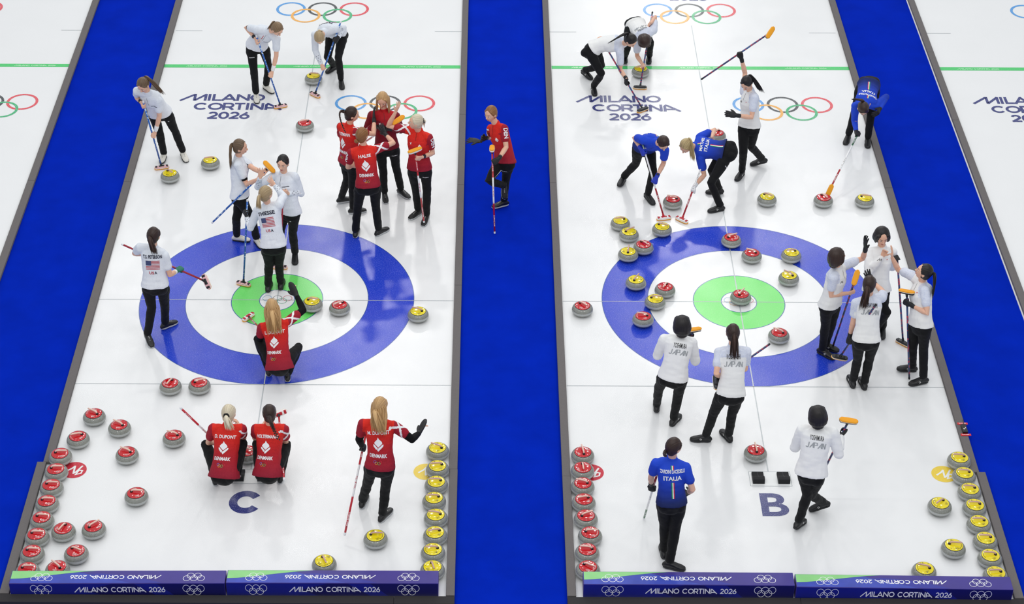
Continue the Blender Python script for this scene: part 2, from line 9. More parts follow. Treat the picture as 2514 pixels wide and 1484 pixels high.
# ------------------------------------------------------------------ materials
def lin(c):
    if isinstance(c,str): c=[int(c[i:i+2],16)/255 for i in (0,2,4)]
    return tuple((x/12.92 if x<=.04045 else ((x+.055)/1.055)**2.4) for x in c)+(1,)
MATS={}
def newmat(name):
    m=bpy.data.materials.new(name); m.use_nodes=True; return m,m.node_tree.nodes,m.node_tree.links,m.node_tree.nodes['Principled BSDF']
def mat(name,col,rough=.6,metal=0,spec=.5,bump=0,bscale=60,var=0,vscale=20,coat=0,sheen=0):
    if name in MATS: return MATS[name]
    m,N,L,b=newmat(name); c=lin(col)
    b.inputs['Base Color'].default_value=c; b.inputs['Roughness'].default_value=rough; b.inputs['Metallic'].default_value=metal
    b.inputs['Specular IOR Level'].default_value=spec; b.inputs['Coat Weight'].default_value=coat; b.inputs['Sheen Weight'].default_value=sheen
    if var or bump:
        tc=N.new('ShaderNodeTexCoord')
    if var:
        n=N.new('ShaderNodeTexNoise'); n.inputs['Scale'].default_value=vscale; n.inputs['Detail'].default_value=5; L.new(tc.outputs['Object'],n.inputs['Vector'])
        r=N.new('ShaderNodeValToRGB'); r.color_ramp.elements[0].position=.3; r.color_ramp.elements[1].position=.7
        r.color_ramp.elements[0].color=tuple(x*(1-var) for x in c[:3])+(1,); r.color_ramp.elements[1].color=tuple(min(1,x*(1+var)) for x in c[:3])+(1,)
        L.new(n.outputs['Fac'],r.inputs['Fac']); L.new(r.outputs['Color'],b.inputs['Base Color'])
    if bump:
        n=N.new('ShaderNodeTexNoise'); n.inputs['Scale'].default_value=bscale; n.inputs['Detail'].default_value=4; L.new(tc.outputs['Object'],n.inputs['Vector'])
        bp=N.new('ShaderNodeBump'); bp.inputs['Strength'].default_value=bump; bp.inputs['Distance'].default_value=.01
        L.new(n.outputs['Fac'],bp.inputs['Height']); L.new(bp.outputs['Normal'],b.inputs['Normal'])
    MATS[name]=m; return m
def icemat(name,col,speck=0.0,speckcol='ffffff'):
    """pebbled ice: smooth clear top with a fine pebble relief; painted marks keep a frosty grain"""
    if name in MATS: return MATS[name]
    m,N,L,b=newmat(name); c=lin(col)
    tc=N.new('ShaderNodeTexCoord')
    geo=N.new('ShaderNodeNewGeometry')
    b.inputs['IOR'].default_value=1.36; b.inputs['Specular IOR Level'].default_value=.62
    b.inputs['Base Color'].default_value=c
    if speck:
        n=N.new('ShaderNodeTexNoise'); n.inputs['Scale'].default_value=85; n.inputs['Detail'].default_value=3; n.inputs['Roughness'].default_value=.7
        L.new(geo.outputs['Position'],n.inputs['Vector'])
        r=N.new('ShaderNodeMapRange'); r.inputs[1].default_value=.52; r.inputs[2].default_value=.72; r.inputs[3].default_value=0; r.inputs[4].default_value=speck
        L.new(n.outputs['Fac'],r.inputs[0])
        mx=N.new('ShaderNodeMixRGB'); mx.inputs[1].default_value=c; mx.inputs[2].default_value=lin(speckcol)
        L.new(r.outputs[0],mx.inputs[0]); L.new(mx.outputs[0],b.inputs['Base Color'])
    else:
        n=N.new('ShaderNodeTexNoise'); n.inputs['Scale'].default_value=1.3; n.inputs['Detail'].default_value=4
        L.new(geo.outputs['Position'],n.inputs['Vector'])
        r=N.new('ShaderNodeValToRGB'); r.color_ramp.elements[0].position=.3; r.color_ramp.elements[1].position=.7
        r.color_ramp.elements[0].color=tuple(x*.985 for x in c[:3])+(1,); r.color_ramp.elements[1].color=c
        L.new(n.outputs['Fac'],r.inputs['Fac']); L.new(r.outputs['Color'],b.inputs['Base Color'])
    # roughness: worn (smoother) and fresh pebble areas
    n2=N.new('ShaderNodeTexNoise'); n2.inputs['Scale'].default_value=1.7; n2.inputs['Detail'].default_value=6; L.new(geo.outputs['Position'],n2.inputs['Vector'])
    mr=N.new('ShaderNodeMapRange'); mr.inputs[1].default_value=.35; mr.inputs[2].default_value=.68; mr.inputs[3].default_value=.13; mr.inputs[4].default_value=.27
    L.new(n2.outputs['Fac'],mr.inputs[0]); L.new(mr.outputs[0],b.inputs['Roughness'])
    n3=N.new('ShaderNodeTexNoise'); n3.inputs['Scale'].default_value=120; n3.inputs['Detail'].default_value=2; L.new(geo.outputs['Position'],n3.inputs['Vector'])
    bp=N.new('ShaderNodeBump'); bp.inputs['Strength'].default_value=.22; bp.inputs['Distance'].default_value=.004
    L.new(n3.outputs['Fac'],bp.inputs['Height']); L.new(bp.outputs['Normal'],b.inputs['Normal'])
    MATS[name]=m; return m
def attr_mat(name,stops,rough=.75,attr='tv',pattern=None,stops2=None,bump=.25,bscale=45,spec=.3):
    """garment cloth whose dye runs along the garment (attribute tv: hem 0 .. collar 1; attribute sl: 1 on the sleeves)"""
    if name in MATS: return MATS[name]
    m,N,L,b=newmat(name); b.inputs['Roughness'].default_value=rough; b.inputs['Specular IOR Level'].default_value=spec
    a=N.new('ShaderNodeAttribute'); a.attribute_name=attr
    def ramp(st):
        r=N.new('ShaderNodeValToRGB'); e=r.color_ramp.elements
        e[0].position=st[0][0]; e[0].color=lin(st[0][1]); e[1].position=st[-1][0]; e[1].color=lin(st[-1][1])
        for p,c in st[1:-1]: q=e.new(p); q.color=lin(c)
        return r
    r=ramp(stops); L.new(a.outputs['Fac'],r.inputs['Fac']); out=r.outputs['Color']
    tc=N.new('ShaderNodeTexCoord')
    if stops2:
        a2=N.new('ShaderNodeAttribute'); a2.attribute_name='sl'
        col2=None
        if pattern=='camo':
            n=N.new('ShaderNodeTexNoise'); n.inputs['Scale'].default_value=38; n.inputs['Detail'].default_value=4; n.inputs['Distortion'].default_value=1.5
            L.new(tc.outputs['Object'],n.inputs['Vector']); r2=ramp(stops2); L.new(n.outputs['Fac'],r2.inputs['Fac'])
        else:
            a3=N.new('ShaderNodeAttribute'); a3.attribute_name='sv'; r2=ramp(stops2); r2.color_ramp.interpolation='CONSTANT'; L.new(a3.outputs['Fac'],r2.inputs['Fac'])
        mx=N.new('ShaderNodeMixRGB'); L.new(a2.outputs['Fac'],mx.inputs[0]); L.new(out,mx.inputs[1]); L.new(r2.outputs['Color'],mx.inputs[2]); out=mx.outputs[0]
    if pattern in('quilt','stars'):
        v=N.new('ShaderNodeTexVoronoi'); v.inputs['Scale'].default_value=34 if pattern=='quilt' else 55; v.feature='DISTANCE_TO_EDGE' if pattern=='quilt' else 'F1'
        L.new(tc.outputs['Object'],v.inputs['Vector'])
        mr=N.new('ShaderNodeMapRange'); 
        if pattern=='quilt': mr.inputs[1].default_value=0; mr.inputs[2].default_value=.06; mr.inputs[3].default_value=.8; mr.inputs[4].default_value=1
        else: mr.inputs[1].default_value=.15; mr.inputs[2].default_value=.35; mr.inputs[3].default_value=.9; mr.inputs[4].default_value=1
        L.new(v.outputs['Distance'],mr.inputs[0])
        mm=N.new('ShaderNodeMixRGB'); mm.blend_type='MULTIPLY'; mm.inputs[0].default_value=1; L.new(out,mm.inputs[1]); L.new(mr.outputs[0],mm.inputs[2]); out=mm.outputs[0]
    L.new(out,b.inputs['Base Color'])
    n=N.new('ShaderNodeTexNoise'); n.inputs['Scale'].default_value=bscale; n.inputs['Detail'].default_value=5; L.new(tc.outputs['Object'],n.inputs['Vector'])
    bp=N.new('ShaderNodeBump'); bp.inputs['Strength'].default_value=bump; bp.inputs['Distance'].default_value=.01
    L.new(n.outputs['Fac'],bp.inputs['Height']); L.new(bp.outputs['Normal'],b.inputs['Normal'])
    MATS[name]=m; return m
def hairmat(name,dark,light,rough=.42):
    """hair: fine light and dark strands running along the combing direction (hu across, hv along)"""
    if name in MATS: return MATS[name]
    m,N,L,b=newmat(name); b.inputs['Roughness'].default_value=rough; b.inputs['Specular IOR Level'].default_value=.45
    u=N.new('ShaderNodeAttribute'); u.attribute_name='hu'; w=N.new('ShaderNodeAttribute'); w.attribute_name='hv'
    c=N.new('ShaderNodeCombineXYZ'); mu=N.new('ShaderNodeMath'); mu.operation='MULTIPLY'; mu.inputs[1].default_value=16; L.new(u.outputs['Fac'],mu.inputs[0]); L.new(mu.outputs[0],c.inputs[0]); L.new(w.outputs['Fac'],c.inputs[1])
    n=N.new('ShaderNodeTexNoise'); n.inputs['Scale'].default_value=1.0; n.inputs['Detail'].default_value=3; n.inputs['Roughness'].default_value=.7; L.new(c.outputs[0],n.inputs['Vector'])
    r=N.new('ShaderNodeValToRGB'); e=r.color_ramp.elements; e[0].position=.34; e[0].color=lin(dark); e[1].position=.60; e[1].color=lin(light)
    L.new(n.outputs['Fac'],r.inputs['Fac']); L.new(r.outputs['Color'],b.inputs['Base Color'])
    bp=N.new('ShaderNodeBump'); bp.inputs['Strength'].default_value=.25; bp.inputs['Distance'].default_value=.006; L.new(n.outputs['Fac'],bp.inputs['Height']); L.new(bp.outputs['Normal'],b.inputs['Normal'])
    MATS[name]=m; return m
def granite():
    if 'granite' in MATS: return MATS['granite']
    m,N,L,b=newmat('granite'); tc=N.new('ShaderNodeTexCoord')
    n=N.new('ShaderNodeTexNoise'); n.inputs['Scale'].default_value=300; n.inputs['Detail'].default_value=3; L.new(tc.outputs['Object'],n.inputs['Vector'])
    r=N.new('ShaderNodeValToRGB'); e=r.color_ramp.elements; e[0].position=.35; e[0].color=lin('5c5f59'); e[1].position=.64; e[1].color=lin('a9aba4')
    L.new(n.outputs['Fac'],r.inputs['Fac']); L.new(r.outputs['Color'],b.inputs['Base Color'])
    b.inputs['Roughness'].default_value=.07; b.inputs['Specular IOR Level'].default_value=.7
    bp=N.new('ShaderNodeBump'); bp.inputs['Strength'].default_value=.08; bp.inputs['Distance'].default_value=.002
    L.new(n.outputs['Fac'],bp.inputs['Height']); L.new(bp.outputs['Normal'],b.inputs['Normal'])
    MATS['granite']=m; return m
# ------------------------------------------------------------------ object helpers
def tag(o,label=None,cat=None,group=None,kind=None):
    if label: o['label']=label
    if cat: o['category']=cat
    if group: o['group']=group
    if kind: o['kind']=kind
    return o
def empty(name,loc,rz=0):
    o=bpy.data.objects.new(name,None); o.location=loc; o.rotation_euler=(0,0,rz); o.empty_display_size=.1; COL.objects.link(o); return o
def meshobj(name,verts,faces,m,parent=None,smooth=True,org=None,fm=None):
    me=bpy.data.meshes.new(name)
    if org is not None: verts=[V(v)-V(org) for v in verts]
    me.from_pydata([tuple(v) for v in verts],[],faces)
    for x in (m if isinstance(m,(list,tuple)) else [m]): me.materials.append(x)
    if fm is not None: me.polygons.foreach_set('material_index',fm)
    if smooth: me.polygons.foreach_set('use_smooth',[True]*len(me.polygons))
    me.update()
    o=bpy.data.objects.new(name,me); COL.objects.link(o)
    if parent: o.parent=parent
    return o
class MB:
    def __init__(s): s.v=[]; s.f=[]; s.m=[]
    def add(s,v,f,m=0):
        b=len(s.v); s.v+= [V(x) for x in v]; s.f+=[tuple(b+i for i in q) for q in f]; s.m+=[m]*len(f)
    def loft(s,secs,m=0,n=14,p=2.0,cap=True):
        """secs: (center, xaxis, yaxis, rx, ry). closed tube with rounded ends"""
        vs=[]
        S=list(secs)
        if cap:
            def endcap(a,b):
                d=(a[0]-b[0]); d=d.normalized() if d.length>1e-6 else a[1].cross(a[2])
                r=min(a[3],a[4]); out=[]
                for t in (.5,.87): 
                    k=math.sqrt(1-t*t); out.append((a[0]+d*r*t*.9,a[1],a[2],a[3]*k,a[4]*k))
                return out,a[0]+d*r*.9
            c0,t0=endcap(S[0],S[1]); c1,t1=endcap(S[-1],S[-2])
            S=c0[::-1]+S+c1
        for c,x,y,rx,ry in S:
            for i in range(n):
                a=2*math.pi*i/n; ca,sa=math.cos(a),math.sin(a)
                if p!=2.0:
                    ca=math.copysign(abs(ca)**(2/p),ca); sa=math.copysign(abs(sa)**(2/p),sa)
                vs.append(V(c)+x*(rx*ca)+y*(ry*sa))
        k=len(S); fs=[]
        for j in range(k-1):
            for i in range(n):
                i2=(i+1)%n; fs.append((j*n+i,j*n+i2,(j+1)*n+i2,(j+1)*n+i))
        if cap:
            vs+=[t0,t1]; a=len(vs)-2; b=a+1
            for i in range(n):
                i2=(i+1)%n; fs.append((a,i2,i)); fs.append((b,(k-1)*n+i,(k-1)*n+i2))
        else:
            fs.append(tuple(range(n))[::-1]); fs.append(tuple((k-1)*n+i for i in range(n)))
        s.add(vs,fs,m)
    def tube(s,pts,rad,m=0,n=10,cap=True,flat=None):
        pts=[V(p) for p in pts]; k=len(pts)
        if not isinstance(rad,(list,tuple)): rad=[rad]*k
        S=[]; x=None
        for i in range(k):
            d=(pts[min(i+1,k-1)]-pts[max(i-1,0)]).normalized()
            if x is None:
                x=d.cross(V((.31,.2,.93))); 
                if flat is not None: x=flat-d*flat.dot(d)
                if x.length<1e-4: x=d.cross(V((1,0,0)))
            x=(x-d*x.dot(d)).normalized(); y=d.cross(x)
            r=rad[i]; rx,ry=(r if isinstance(r,(list,tuple)) else (r,r))
            S.append((pts[i],x,y,rx,ry))
        s.loft(S,m,n,cap=cap)
    def ball(s,c,r,ax=None,m=0,n=14,k=9):
        if not isinstance(r,(list,tuple)): r=(r,r,r)
        X,Y,Zz=ax or (V((1,0,0)),V((0,1,0)),V((0,0,1)))
        vs=[];fs=[]
        for j in range(1,k):
            t=math.pi*j/k
            for i in range(n):
                a=2*math.pi*i/n; vs.append(V(c)+X*(r[0]*math.sin(t)*math.cos(a))+Y*(r[1]*math.sin(t)*math.sin(a))+Zz*(r[2]*math.cos(t)))
        vs+=[V(c)+Zz*r[2],V(c)-Zz*r[2]]; a=len(vs)-2;b=a+1
        for j in range(k-2):
            for i in range(n):
                i2=(i+1)%n; fs.append((j*n+i,(j+1)*n+i,(j+1)*n+i2,j*n+i2))
        for i in range(n):
            i2=(i+1)%n; fs.append((a,i,i2)); fs.append((b,(k-2)*n+i2,(k-2)*n+i))
        s.add(vs,fs,m)
    def box(s,c,d,ax=None,m=0):
        X,Y,Zz=ax or (V((1,0,0)),V((0,1,0)),V((0,0,1)))
        vs=[V(c)+X*(d[0]/2*i)+Y*(d[1]/2*j)+Zz*(d[2]/2*k) for k in(-1,1) for j in (-1,1) for i in (-1,1)]
        s.add(vs,[(0,2,3,1),(4,5,7,6),(0,1,5,4),(2,6,7,3),(0,4,6,2),(1,3,7,5)],m)
    def build(s,name,m,parent=None,smooth=True,org=None,bevel=0,seg=2):
        o=meshobj(name,s.v,s.f,m,parent,smooth,org,s.m)
        if bevel:
            bm=bmesh.new(); bm.from_mesh(o.data)
            bmesh.ops.bevel(bm,geom=[e for e in bm.edges if e.is_manifold and e.calc_face_angle(0)>.5],offset=bevel,segments=seg,affect='EDGES',profile=.6)
            bm.to_mesh(o.data); bm.free()
            o.data.polygons.foreach_set('use_smooth',[smooth]*len(o.data.polygons))
        return o
    def remesh(s,name,m,parent=None,vox=.008,sm=2,org=None,disp=None):
        """fuses the closed shapes into one continuous surface"""
        me=bpy.data.meshes.new('tmp'); o0=V(org or (0,0,0))
        me.from_pydata([tuple(v-o0) for v in s.v],[],s.f); 
        bm=bmesh.new(); bm.from_mesh(me); bmesh.ops.recalc_face_normals(bm,faces=bm.faces); bm.to_mesh(me); bm.free()
        t=bpy.data.objects.new('tmp',me); COL.objects.link(t)
        md=t.modifiers.new('r','REMESH'); md.mode='VOXEL'; md.voxel_size=vox; md.use_smooth_shade=True
        if sm:
            q=t.modifiers.new('s','SMOOTH'); q.factor=.5; q.iterations=sm
        dg=bpy.context.evaluated_depsgraph_get(); ev=t.evaluated_get(dg)
        me2=bpy.data.meshes.new_from_object(ev); me2.name=name
        bpy.data.objects.remove(t); bpy.data.meshes.remove(me)
        if disp:
            n=len(me2.vertices); co=np.empty(n*3); me2.vertices.foreach_get('co',co); co=co.reshape(-1,3)
            nr=np.empty(n*3); me2.vertex_normals.foreach_get('vector',nr) if hasattr(me2,'vertex_normals') else me2.vertices.foreach_get('normal',nr); nr=nr.reshape(-1,3)
            d=disp(co+np.array(o0)); me2.vertices.foreach_set('co',(co+nr*d[:,None]).ravel())
        me2.materials.clear()
        for x in (m if isinstance(m,(list,tuple)) else [m]): me2.materials.append(x)
        me2.polygons.foreach_set('use_smooth',[True]*len(me2.polygons)); me2.update()
        ob=bpy.data.objects.new(name,me2); COL.objects.link(ob)
        if parent: ob.parent=parent
        return ob
def vco(me):
    n=len(me.vertices); co=np.empty(n*3); me.vertices.foreach_get('co',co); return co.reshape(-1,3)
def setattr_f(me,name,vals):
    a=me.attributes.get(name) or me.attributes.new(name,'FLOAT','POINT'); a.data.foreach_set('value',np.asarray(vals,dtype=np.float32))
# cheap value noise in numpy
_rng=np.random.RandomState(5); _G=_rng.rand(32,32,32)
def vnoise(p):
    i=np.floor(p).astype(int); f=p-i; f=f*f*(3-2*f); i&=31; j=(i+1)&31
    g=lambda a,b,c:_G[a[:,0],b[:,1],c[:,2]]
    x,y,z=f[:,0],f[:,1],f[:,2]
    def L(a,b,t): return a+(b-a)*t
    return L(L(L(g(i,i,i),g(j,i,i),x),L(g(i,j,i),g(j,j,i),x),y),L(L(g(i,i,j),g(j,i,j),x),L(g(i,j,j),g(j,j,j),x),y),z)-.5
# ------------------------------------------------------------------ flat artwork (2-D polygons)
def ring2d(cx,cy,r0,r1,n=48,z=0):
    vs=[];fs=[]
    for i in range(n):
        a=2*math.pi*i/n
        vs+= [(cx+r0*math.cos(a),cy+r0*math.sin(a),z),(cx+r1*math.cos(a),cy+r1*math.sin(a),z)]
    for i in range(n):
        a=2*i;b=2*((i+1)%n); fs.append((a,a+1,b+1,b))
    return vs,fs
def disc2d(cx,cy,r,n=48,z=0):
    return [(cx+r*math.cos(2*math.pi*i/n),cy+r*math.sin(2*math.pi*i/n),z) for i in range(n)],[tuple(range(n))]
def stroke2d(pts,w,z=0):
    """thick polyline, mitred; sharp turns start a new overlapping piece a hair higher"""
    for i in range(1,len(pts)-1):
        a=V((pts[i][0]-pts[i-1][0],pts[i][1]-pts[i-1][1])); b=V((pts[i+1][0]-pts[i][0],pts[i+1][1]-pts[i][1]))
        if a.length>1e-7 and b.length>1e-7 and a.normalized().dot(b.normalized())<-.15:
            e=a.normalized()*w*.35; v1,f1=stroke2d(list(pts[:i])+[(pts[i][0]+e.x,pts[i][1]+e.y)],w,z); e=b.normalized()*w*.35
            v2,f2=stroke2d([(pts[i][0]-e.x,pts[i][1]-e.y)]+list(pts[i+1:]),w,z+.00004); return v1+v2,f1+[tuple(len(v1)+q for q in g) for g in f2]
    P=[V((p[0],p[1])) for p in pts]; k=len(P); Lf=[];Rt=[]
    closed=(P[0]-P[-1]).length<1e-6
    for i in range(k):
        a=P[i-1] if i>0 else (P[-2] if closed else None); c=P[i+1] if i<k-1 else (P[1] if closed else None)
        d1=(P[i]-a).normalized() if a is not None else None; d2=(c-P[i]).normalized() if c is not None else None
        d1=d1 or d2; d2=d2 or d1
        n1=V((-d1.y,d1.x)); n2=V((-d2.y,d2.x)); nn=n1+n2
        if nn.length<.2: nn=n1
        nn.normalize(); q=w/2/max(.45,nn.dot(n1))
        Lf.append(P[i]+nn*q); Rt.append(P[i]-nn*q)
    vs=[(p.x,p.y,z) for p in Lf+Rt]; fs=[(i,k+i,k+i+1,i+1) for i in range(k-1)]
    return vs,fs
def arc(cx,cy,rx,ry,a0,a1,n=20): return [(cx+rx*math.cos(math.radians(a0+(a1-a0)*i/n)),cy+ry*math.sin(math.radians(a0+(a1-a0)*i/n))) for i in range(n+1)]
GL={ # wide geometric capitals, cap height 1: (advance origin included), strokes
'Ms':[[(-.95,.0),(.05,.9),(.12,.9),(.12,.1),(.17,.08),(.93,.92),(.93,0)]],
'I':[[(0,0),(0,1)]],'L':[[(0,1),(0,.09),(.62,.09)]],'A':[[(0,0),(.5,.93),(1,0)],[(.22,.28),(.78,.28)]],
'N':[[(0,0),(0,.9),(.8,.1),(.8,1)]],'O':[arc(.5,.5,.46,.41,0,360,30)],'C':[arc(.5,.5,.44,.41,42,318,26)],
'R':[[(0,0),(0,.92),(.42,.92)]+arc(.42,.66,.24,.26,80,-90,10)+[(.1,.4)],[(.38,.4),(.72,0)]],'T':[[(0,.92),(.78,.92)],[(.39,.92),(.39,0)]],
'Ae':[[(0,0),(0,.75),(.1,.9),(.2,.86),(1.15,0)],[(.0,.3),(.78,.3)]],
'2':[arc(.34,.66,.27,.26,160,-20,12)+[(.55,.5),(.06,.09),(.7,.09)]],'0':[arc(.36,.5,.3,.41,0,360,28)],
'6':[[(.5,.95),(.2,.55)],arc(.34,.34,.28,.26,0,360,24)]}
L1=[('Ms',0),('I',1.22),('L',1.55),('A',2.2),('N',3.37),('O',4.35)]; L2=[('C',0),('O',1.08),('R',2.22),('T',3.0),('I',3.98),('N',4.3),('Ae',5.38)]; L3=[('2',0),('0',.8),('2',1.6),('6',2.37)]
def logotype(rows,h,w=.19):
    """rows: (glyph list, x0, y0) -> verts, faces"""
    vs=[];fs=[];z=0
    for L,x0,y0 in rows:
        for g,dx in L:
            for st in GL[g]:
                v,f=stroke2d([(x0+(dx+p[0])*h,y0+p[1]*h) for p in st],w*h); b=len(vs); vs+=[(a[0],a[1],a[2]+z) for a in v]; fs+=[tuple(b+i for i in q) for q in f]; z+=.00002
    return vs,fs
def one_line(h,w=.17): return logotype([(L1,0,0),(L2,6.0*h,0),(L3,13.1*h,0)],h,w)  # width ~ 17 h incl. swash
def text2d(txt,size,shear=0,sx=1.0,bold=.0,align='CENTER',res=2):
    cu=bpy.data.curves.new('t','FONT'); cu.body=txt; cu.size=size; cu.align_x=align; cu.align_y='CENTER'; cu.shear=shear; cu.offset=bold; cu.resolution_u=res
    o=bpy.data.objects.new('t',cu); COL.objects.link(o); dg=bpy.context.evaluated_depsgraph_get()
    me=bpy.data.meshes.new_from_object(o.evaluated_get(dg)); vs=[(v.co.x*sx,v.co.y,0) for v in me.vertices]; fs=[tuple(p.vertices) for p in me.polygons]
    bpy.data.objects.remove(o); bpy.data.curves.remove(cu); bpy.data.meshes.remove(me); return vs,fs
def rings5(r,w,dx=None,dy=None,z=0):
    """five interlaced circles: list of (verts,faces) blue,black,red,yellow,green; centred"""
    dx=dx or r*2.14; dy=dy or r*.95; out=[]
    for i,(x,y) in enumerate([(-dx,0),(0,0),(dx,0),(-dx/2,-dy),(dx/2,-dy)]):
        out.append(ring2d(x,y+dy/2,r-w,r,40,z+i*.00003))
    return out
RINGCOL=['2f8fd6','1e2226','e0303c','f0a830','1fa860']
# ------------------------------------------------------------------ ice, marks, carpet, dividers
ICE=icemat('ice','eeeff0'); 
BLUE=icemat('ice_blue','1a3cc6',.55,'8f9df4'); GREEN=icemat('ice_green','6ee06a',.35,'b8f5b0'); WHT=icemat('ice_white_paint','f0f2f2')
NAVY=icemat('ice_navy','343a78',.7,'a4a8d0'); HOG=icemat('ice_hog','50cc74',.45,'9be8ae'); HOGW=icemat('ice_hogtext','c9f5d0')
LINE=icemat('ice_line','a4abb0',.4,'e6eaea'); LINE2=icemat('ice_line_pale','b9bfc3',.5,'eceeee'); RLINE=icemat('ice_ring_line','2d4f9e',.4,'a0b4e0')
RC=[icemat('ice_r%d'%i,c,.6,'f4f6f8') for i,c in enumerate(['4a9ade','3c4044','e24a56','f0ae4a','40b478'])]
RCs=[icemat('ice_rs%d'%i,c,.15,'ffffff') for i,c in enumerate(['3f97cc','3a3f3c','c8324a','d8a050','35a070'])]
DOTR=icemat('ice_dot_red','c8283c',.35,'f0a0a8'); DOTY=icemat('ice_dot_yellow','efd04a',.35,'fff6c0')
CARP=mat('carpet_blue','0226b0',.97,spec=.03,bump=.25,bscale=260,var=.09,vscale=2.2)
FOAM=mat('divider_foam','6f6b6b',.85,bump=.25,bscale=250,var=.05,vscale=60,spec=.2)
FOAM2=mat('divider_foam_dark','3a383a',.85,bump=.25,bscale=250,spec=.2)
Y0,Y1=-5.66,16.0
def floorslab(x0,x1,y0,y1,z0,z1,m,name='floor'):
    b=MB(); b.box(((x0+x1)/2,(y0+y1)/2,(z0+z1)/2),(x1-x0,y1-y0,z1-z0)); o=b.build(name,m,smooth=False); return tag(o,kind='structure')
def art(name,vf,m,parent,loc,z=.0009,rot=0,label=None):
    vs,fs=vf; c,s=math.cos(rot),math.sin(rot)
    o=meshobj(name,[(v[0]*c-v[1]*s,v[0]*s+v[1]*c,v[2]) for v in vs],fs,m,parent,smooth=False)
    bm=bmesh.new(); bm.from_mesh(o.data)
    for f in bm.faces:
        if f.normal.z<0: f.normal_flip()
    bm.to_mesh(o.data); bm.free()
    o.location=(loc[0],loc[1],z); 
    if label: o['label']=label
    return o
sheets={}
for key,cx,xl,xr in (('D',-SX,-8.55,-3.80),('C',0,-2.50,2.42),('B',SX,3.76,8.68),('A',2*SX,9.90,14.7)):
    ice=floorslab(xl,xr,Y0,Y1,-.05,0,ICE); sheets[key]=ice
    z=.0008
    def A(name,vf,m,x,y,zz,lab=None,rot=0): return art(name,vf,m,ice,(cx+x,y),zz,rot,lab)
    A('house_ring',ring2d(0,0,1.219,1.829,128),BLUE,0,0,z,'blue ring of the house')
    A('house_ring',ring2d(0,0,.235,.61,96),GREEN,0,0,z,'green ring of the house')
    for r in (1.829,1.219,.61,.235): A('ring_outline',ring2d(0,0,r-.005,r+.005,128),RLINE,0,0,z+.0003)
    xl2,xr2=xl+.06-cx,xr-.06-cx
    for nm,y,w in (('tee_line',0,.011),('back_line',-1.829,.011)):
        A(nm,([(xl2,-w/2,0),(xr2,-w/2,0),(xr2,w/2,0),(xl2,w/2,0)],[(0,1,2,3)]),LINE,0,y,z+.0006)
    A('centre_line',([(-.007,0,0),(.007,0,0),(.007,11.33,0),(-.007,11.33,0)],[(0,1,2,3)]),LINE2,0,-3.47,z+.0006)
    for sx in (-1,1): A('courtesy_line',([(-.22,-.006,0),(.22,-.006,0),(.22,.006,0),(-.22,.006,0)],[(0,1,2,3)]),LINE,sx*2.14,7.62,z+.0006)
    A('hog_line',([(xl2,-.052,0),(xr2,-.052,0),(xr2,.052,0),(xl2,.052,0)],[(0,1,2,3)]),HOG,0,6.42,z+.001)
    for x in (-2.0,-.28,1.42):
        A('hog_line_lettering',one_line(.0385,.17),HOGW,x,6.40,z+.0014)
    for col,vf in zip(range(5),rings5(.249,.045,.532,.238)): A('olympic_ring',vf,RC[col],.01,8.285,z+.0006+.0001*col)
    for col,vf in zip(range(5),rings5(.247,.043,.532,.238)): A('olympic_ring',vf,RC[col],1.205,5.135,z+.0006+.0001*col)
    for col,vf in zip(range(5),rings5(.063,.006,.135,.06)): A('olympic_ring',vf,RCs[col],0,.01,z+.0006+.0001*col)
    A('event_lettering',logotype([(L1,-1.795,5.312),(L2,-1.745,5.035),(L3,-1.50,4.76)],.207,.21),NAVY,0,0,z+.0014)
    A('event_lettering',logotype([(L1,-.58,9.32),(L2,-.53,9.04),(L3,-.29,8.77)],.207,.21),NAVY,0,0,z+.0014)
    def logo26(rot):
        v1,f1=stroke2d([(-.09,-.02),(-.03,.03),(.0,.07),(-.0,-.06),(.03,-.03),(.09,.08)],.022); v2,f2=stroke2d([(.03,-.08),(.06,.0),(.1,-.01),(.09,-.06),(.03,-.08)],.018)
        return v1+v2,f1+[tuple(len(v1)+i for i in q) for q in f2]
    for x,mm in ((-2.11,DOTR),(2.09,DOTY)):
        A('event_emblem',disc2d(0,0,.148),mm,x,-3.50,z+.0006); A('event_emblem_mark',logo26(0),WHT,x,-3.50,z+.001)
    A('hack_plate',([(-.245,-.13,0),(.245,-.13,0),(.245,.13,0),(-.245,.13,0)],[(0,1,2,3)]),WHT,.01,-3.60,z+.0004)
    A('hack_plate_outline',stroke2d([(-.245,-.13),(.245,-.13),(.245,.13),(-.245,.13),(-.245,-.13)],.006),LINE,.01,-3.60,z+.0008)
    if key in 'CB':
        if key=='C': vf=stroke2d([(p[0],p[1]) for p in arc(0,0,.145,.15,34,326,40)],.098)
        else:
            o1=[(-.155,.2)]+[(.03,.2)]+arc(.045,.105,.115,.095,90,-60,12)[0:]+arc(.04,-.09,.13,.11,60,-90,14)+[(-.155,-.2)]
            vf=text2d('B',.55,0,1.22,.012,res=10); ys=[v[1] for v in vf[0]]; xs=[v[0] for v in vf[0]]; k=.4/(max(ys)-min(ys)); kx=.32/(max(xs)-min(xs)); my=(max(ys)+min(ys))/2; mx=(max(xs)+min(xs))/2
            vf=([((v[0]-mx)*kx,(v[1]-my)*k,0) for v in vf[0]],vf[1])
        A('sheet_letter',vf,NAVY,-.005 if key=='C' else .008,-4.06,z+.0006,'dark blue sheet letter '+key)
# carpets between the sheets, and in front of them
for x0,x1 in ((-3.80,-2.50),(2.42,3.76),(8.68,9.90)): floorslab(x0,x1,-7.6,Y1,-.06,-.012,CARP)
for x0,x1 in ((-8.6,-3.80),(-2.50,2.42),(3.76,8.68),(9.90,14.7)): floorslab(x0,x1,-7.6,Y0,-.06,-.012,CARP)
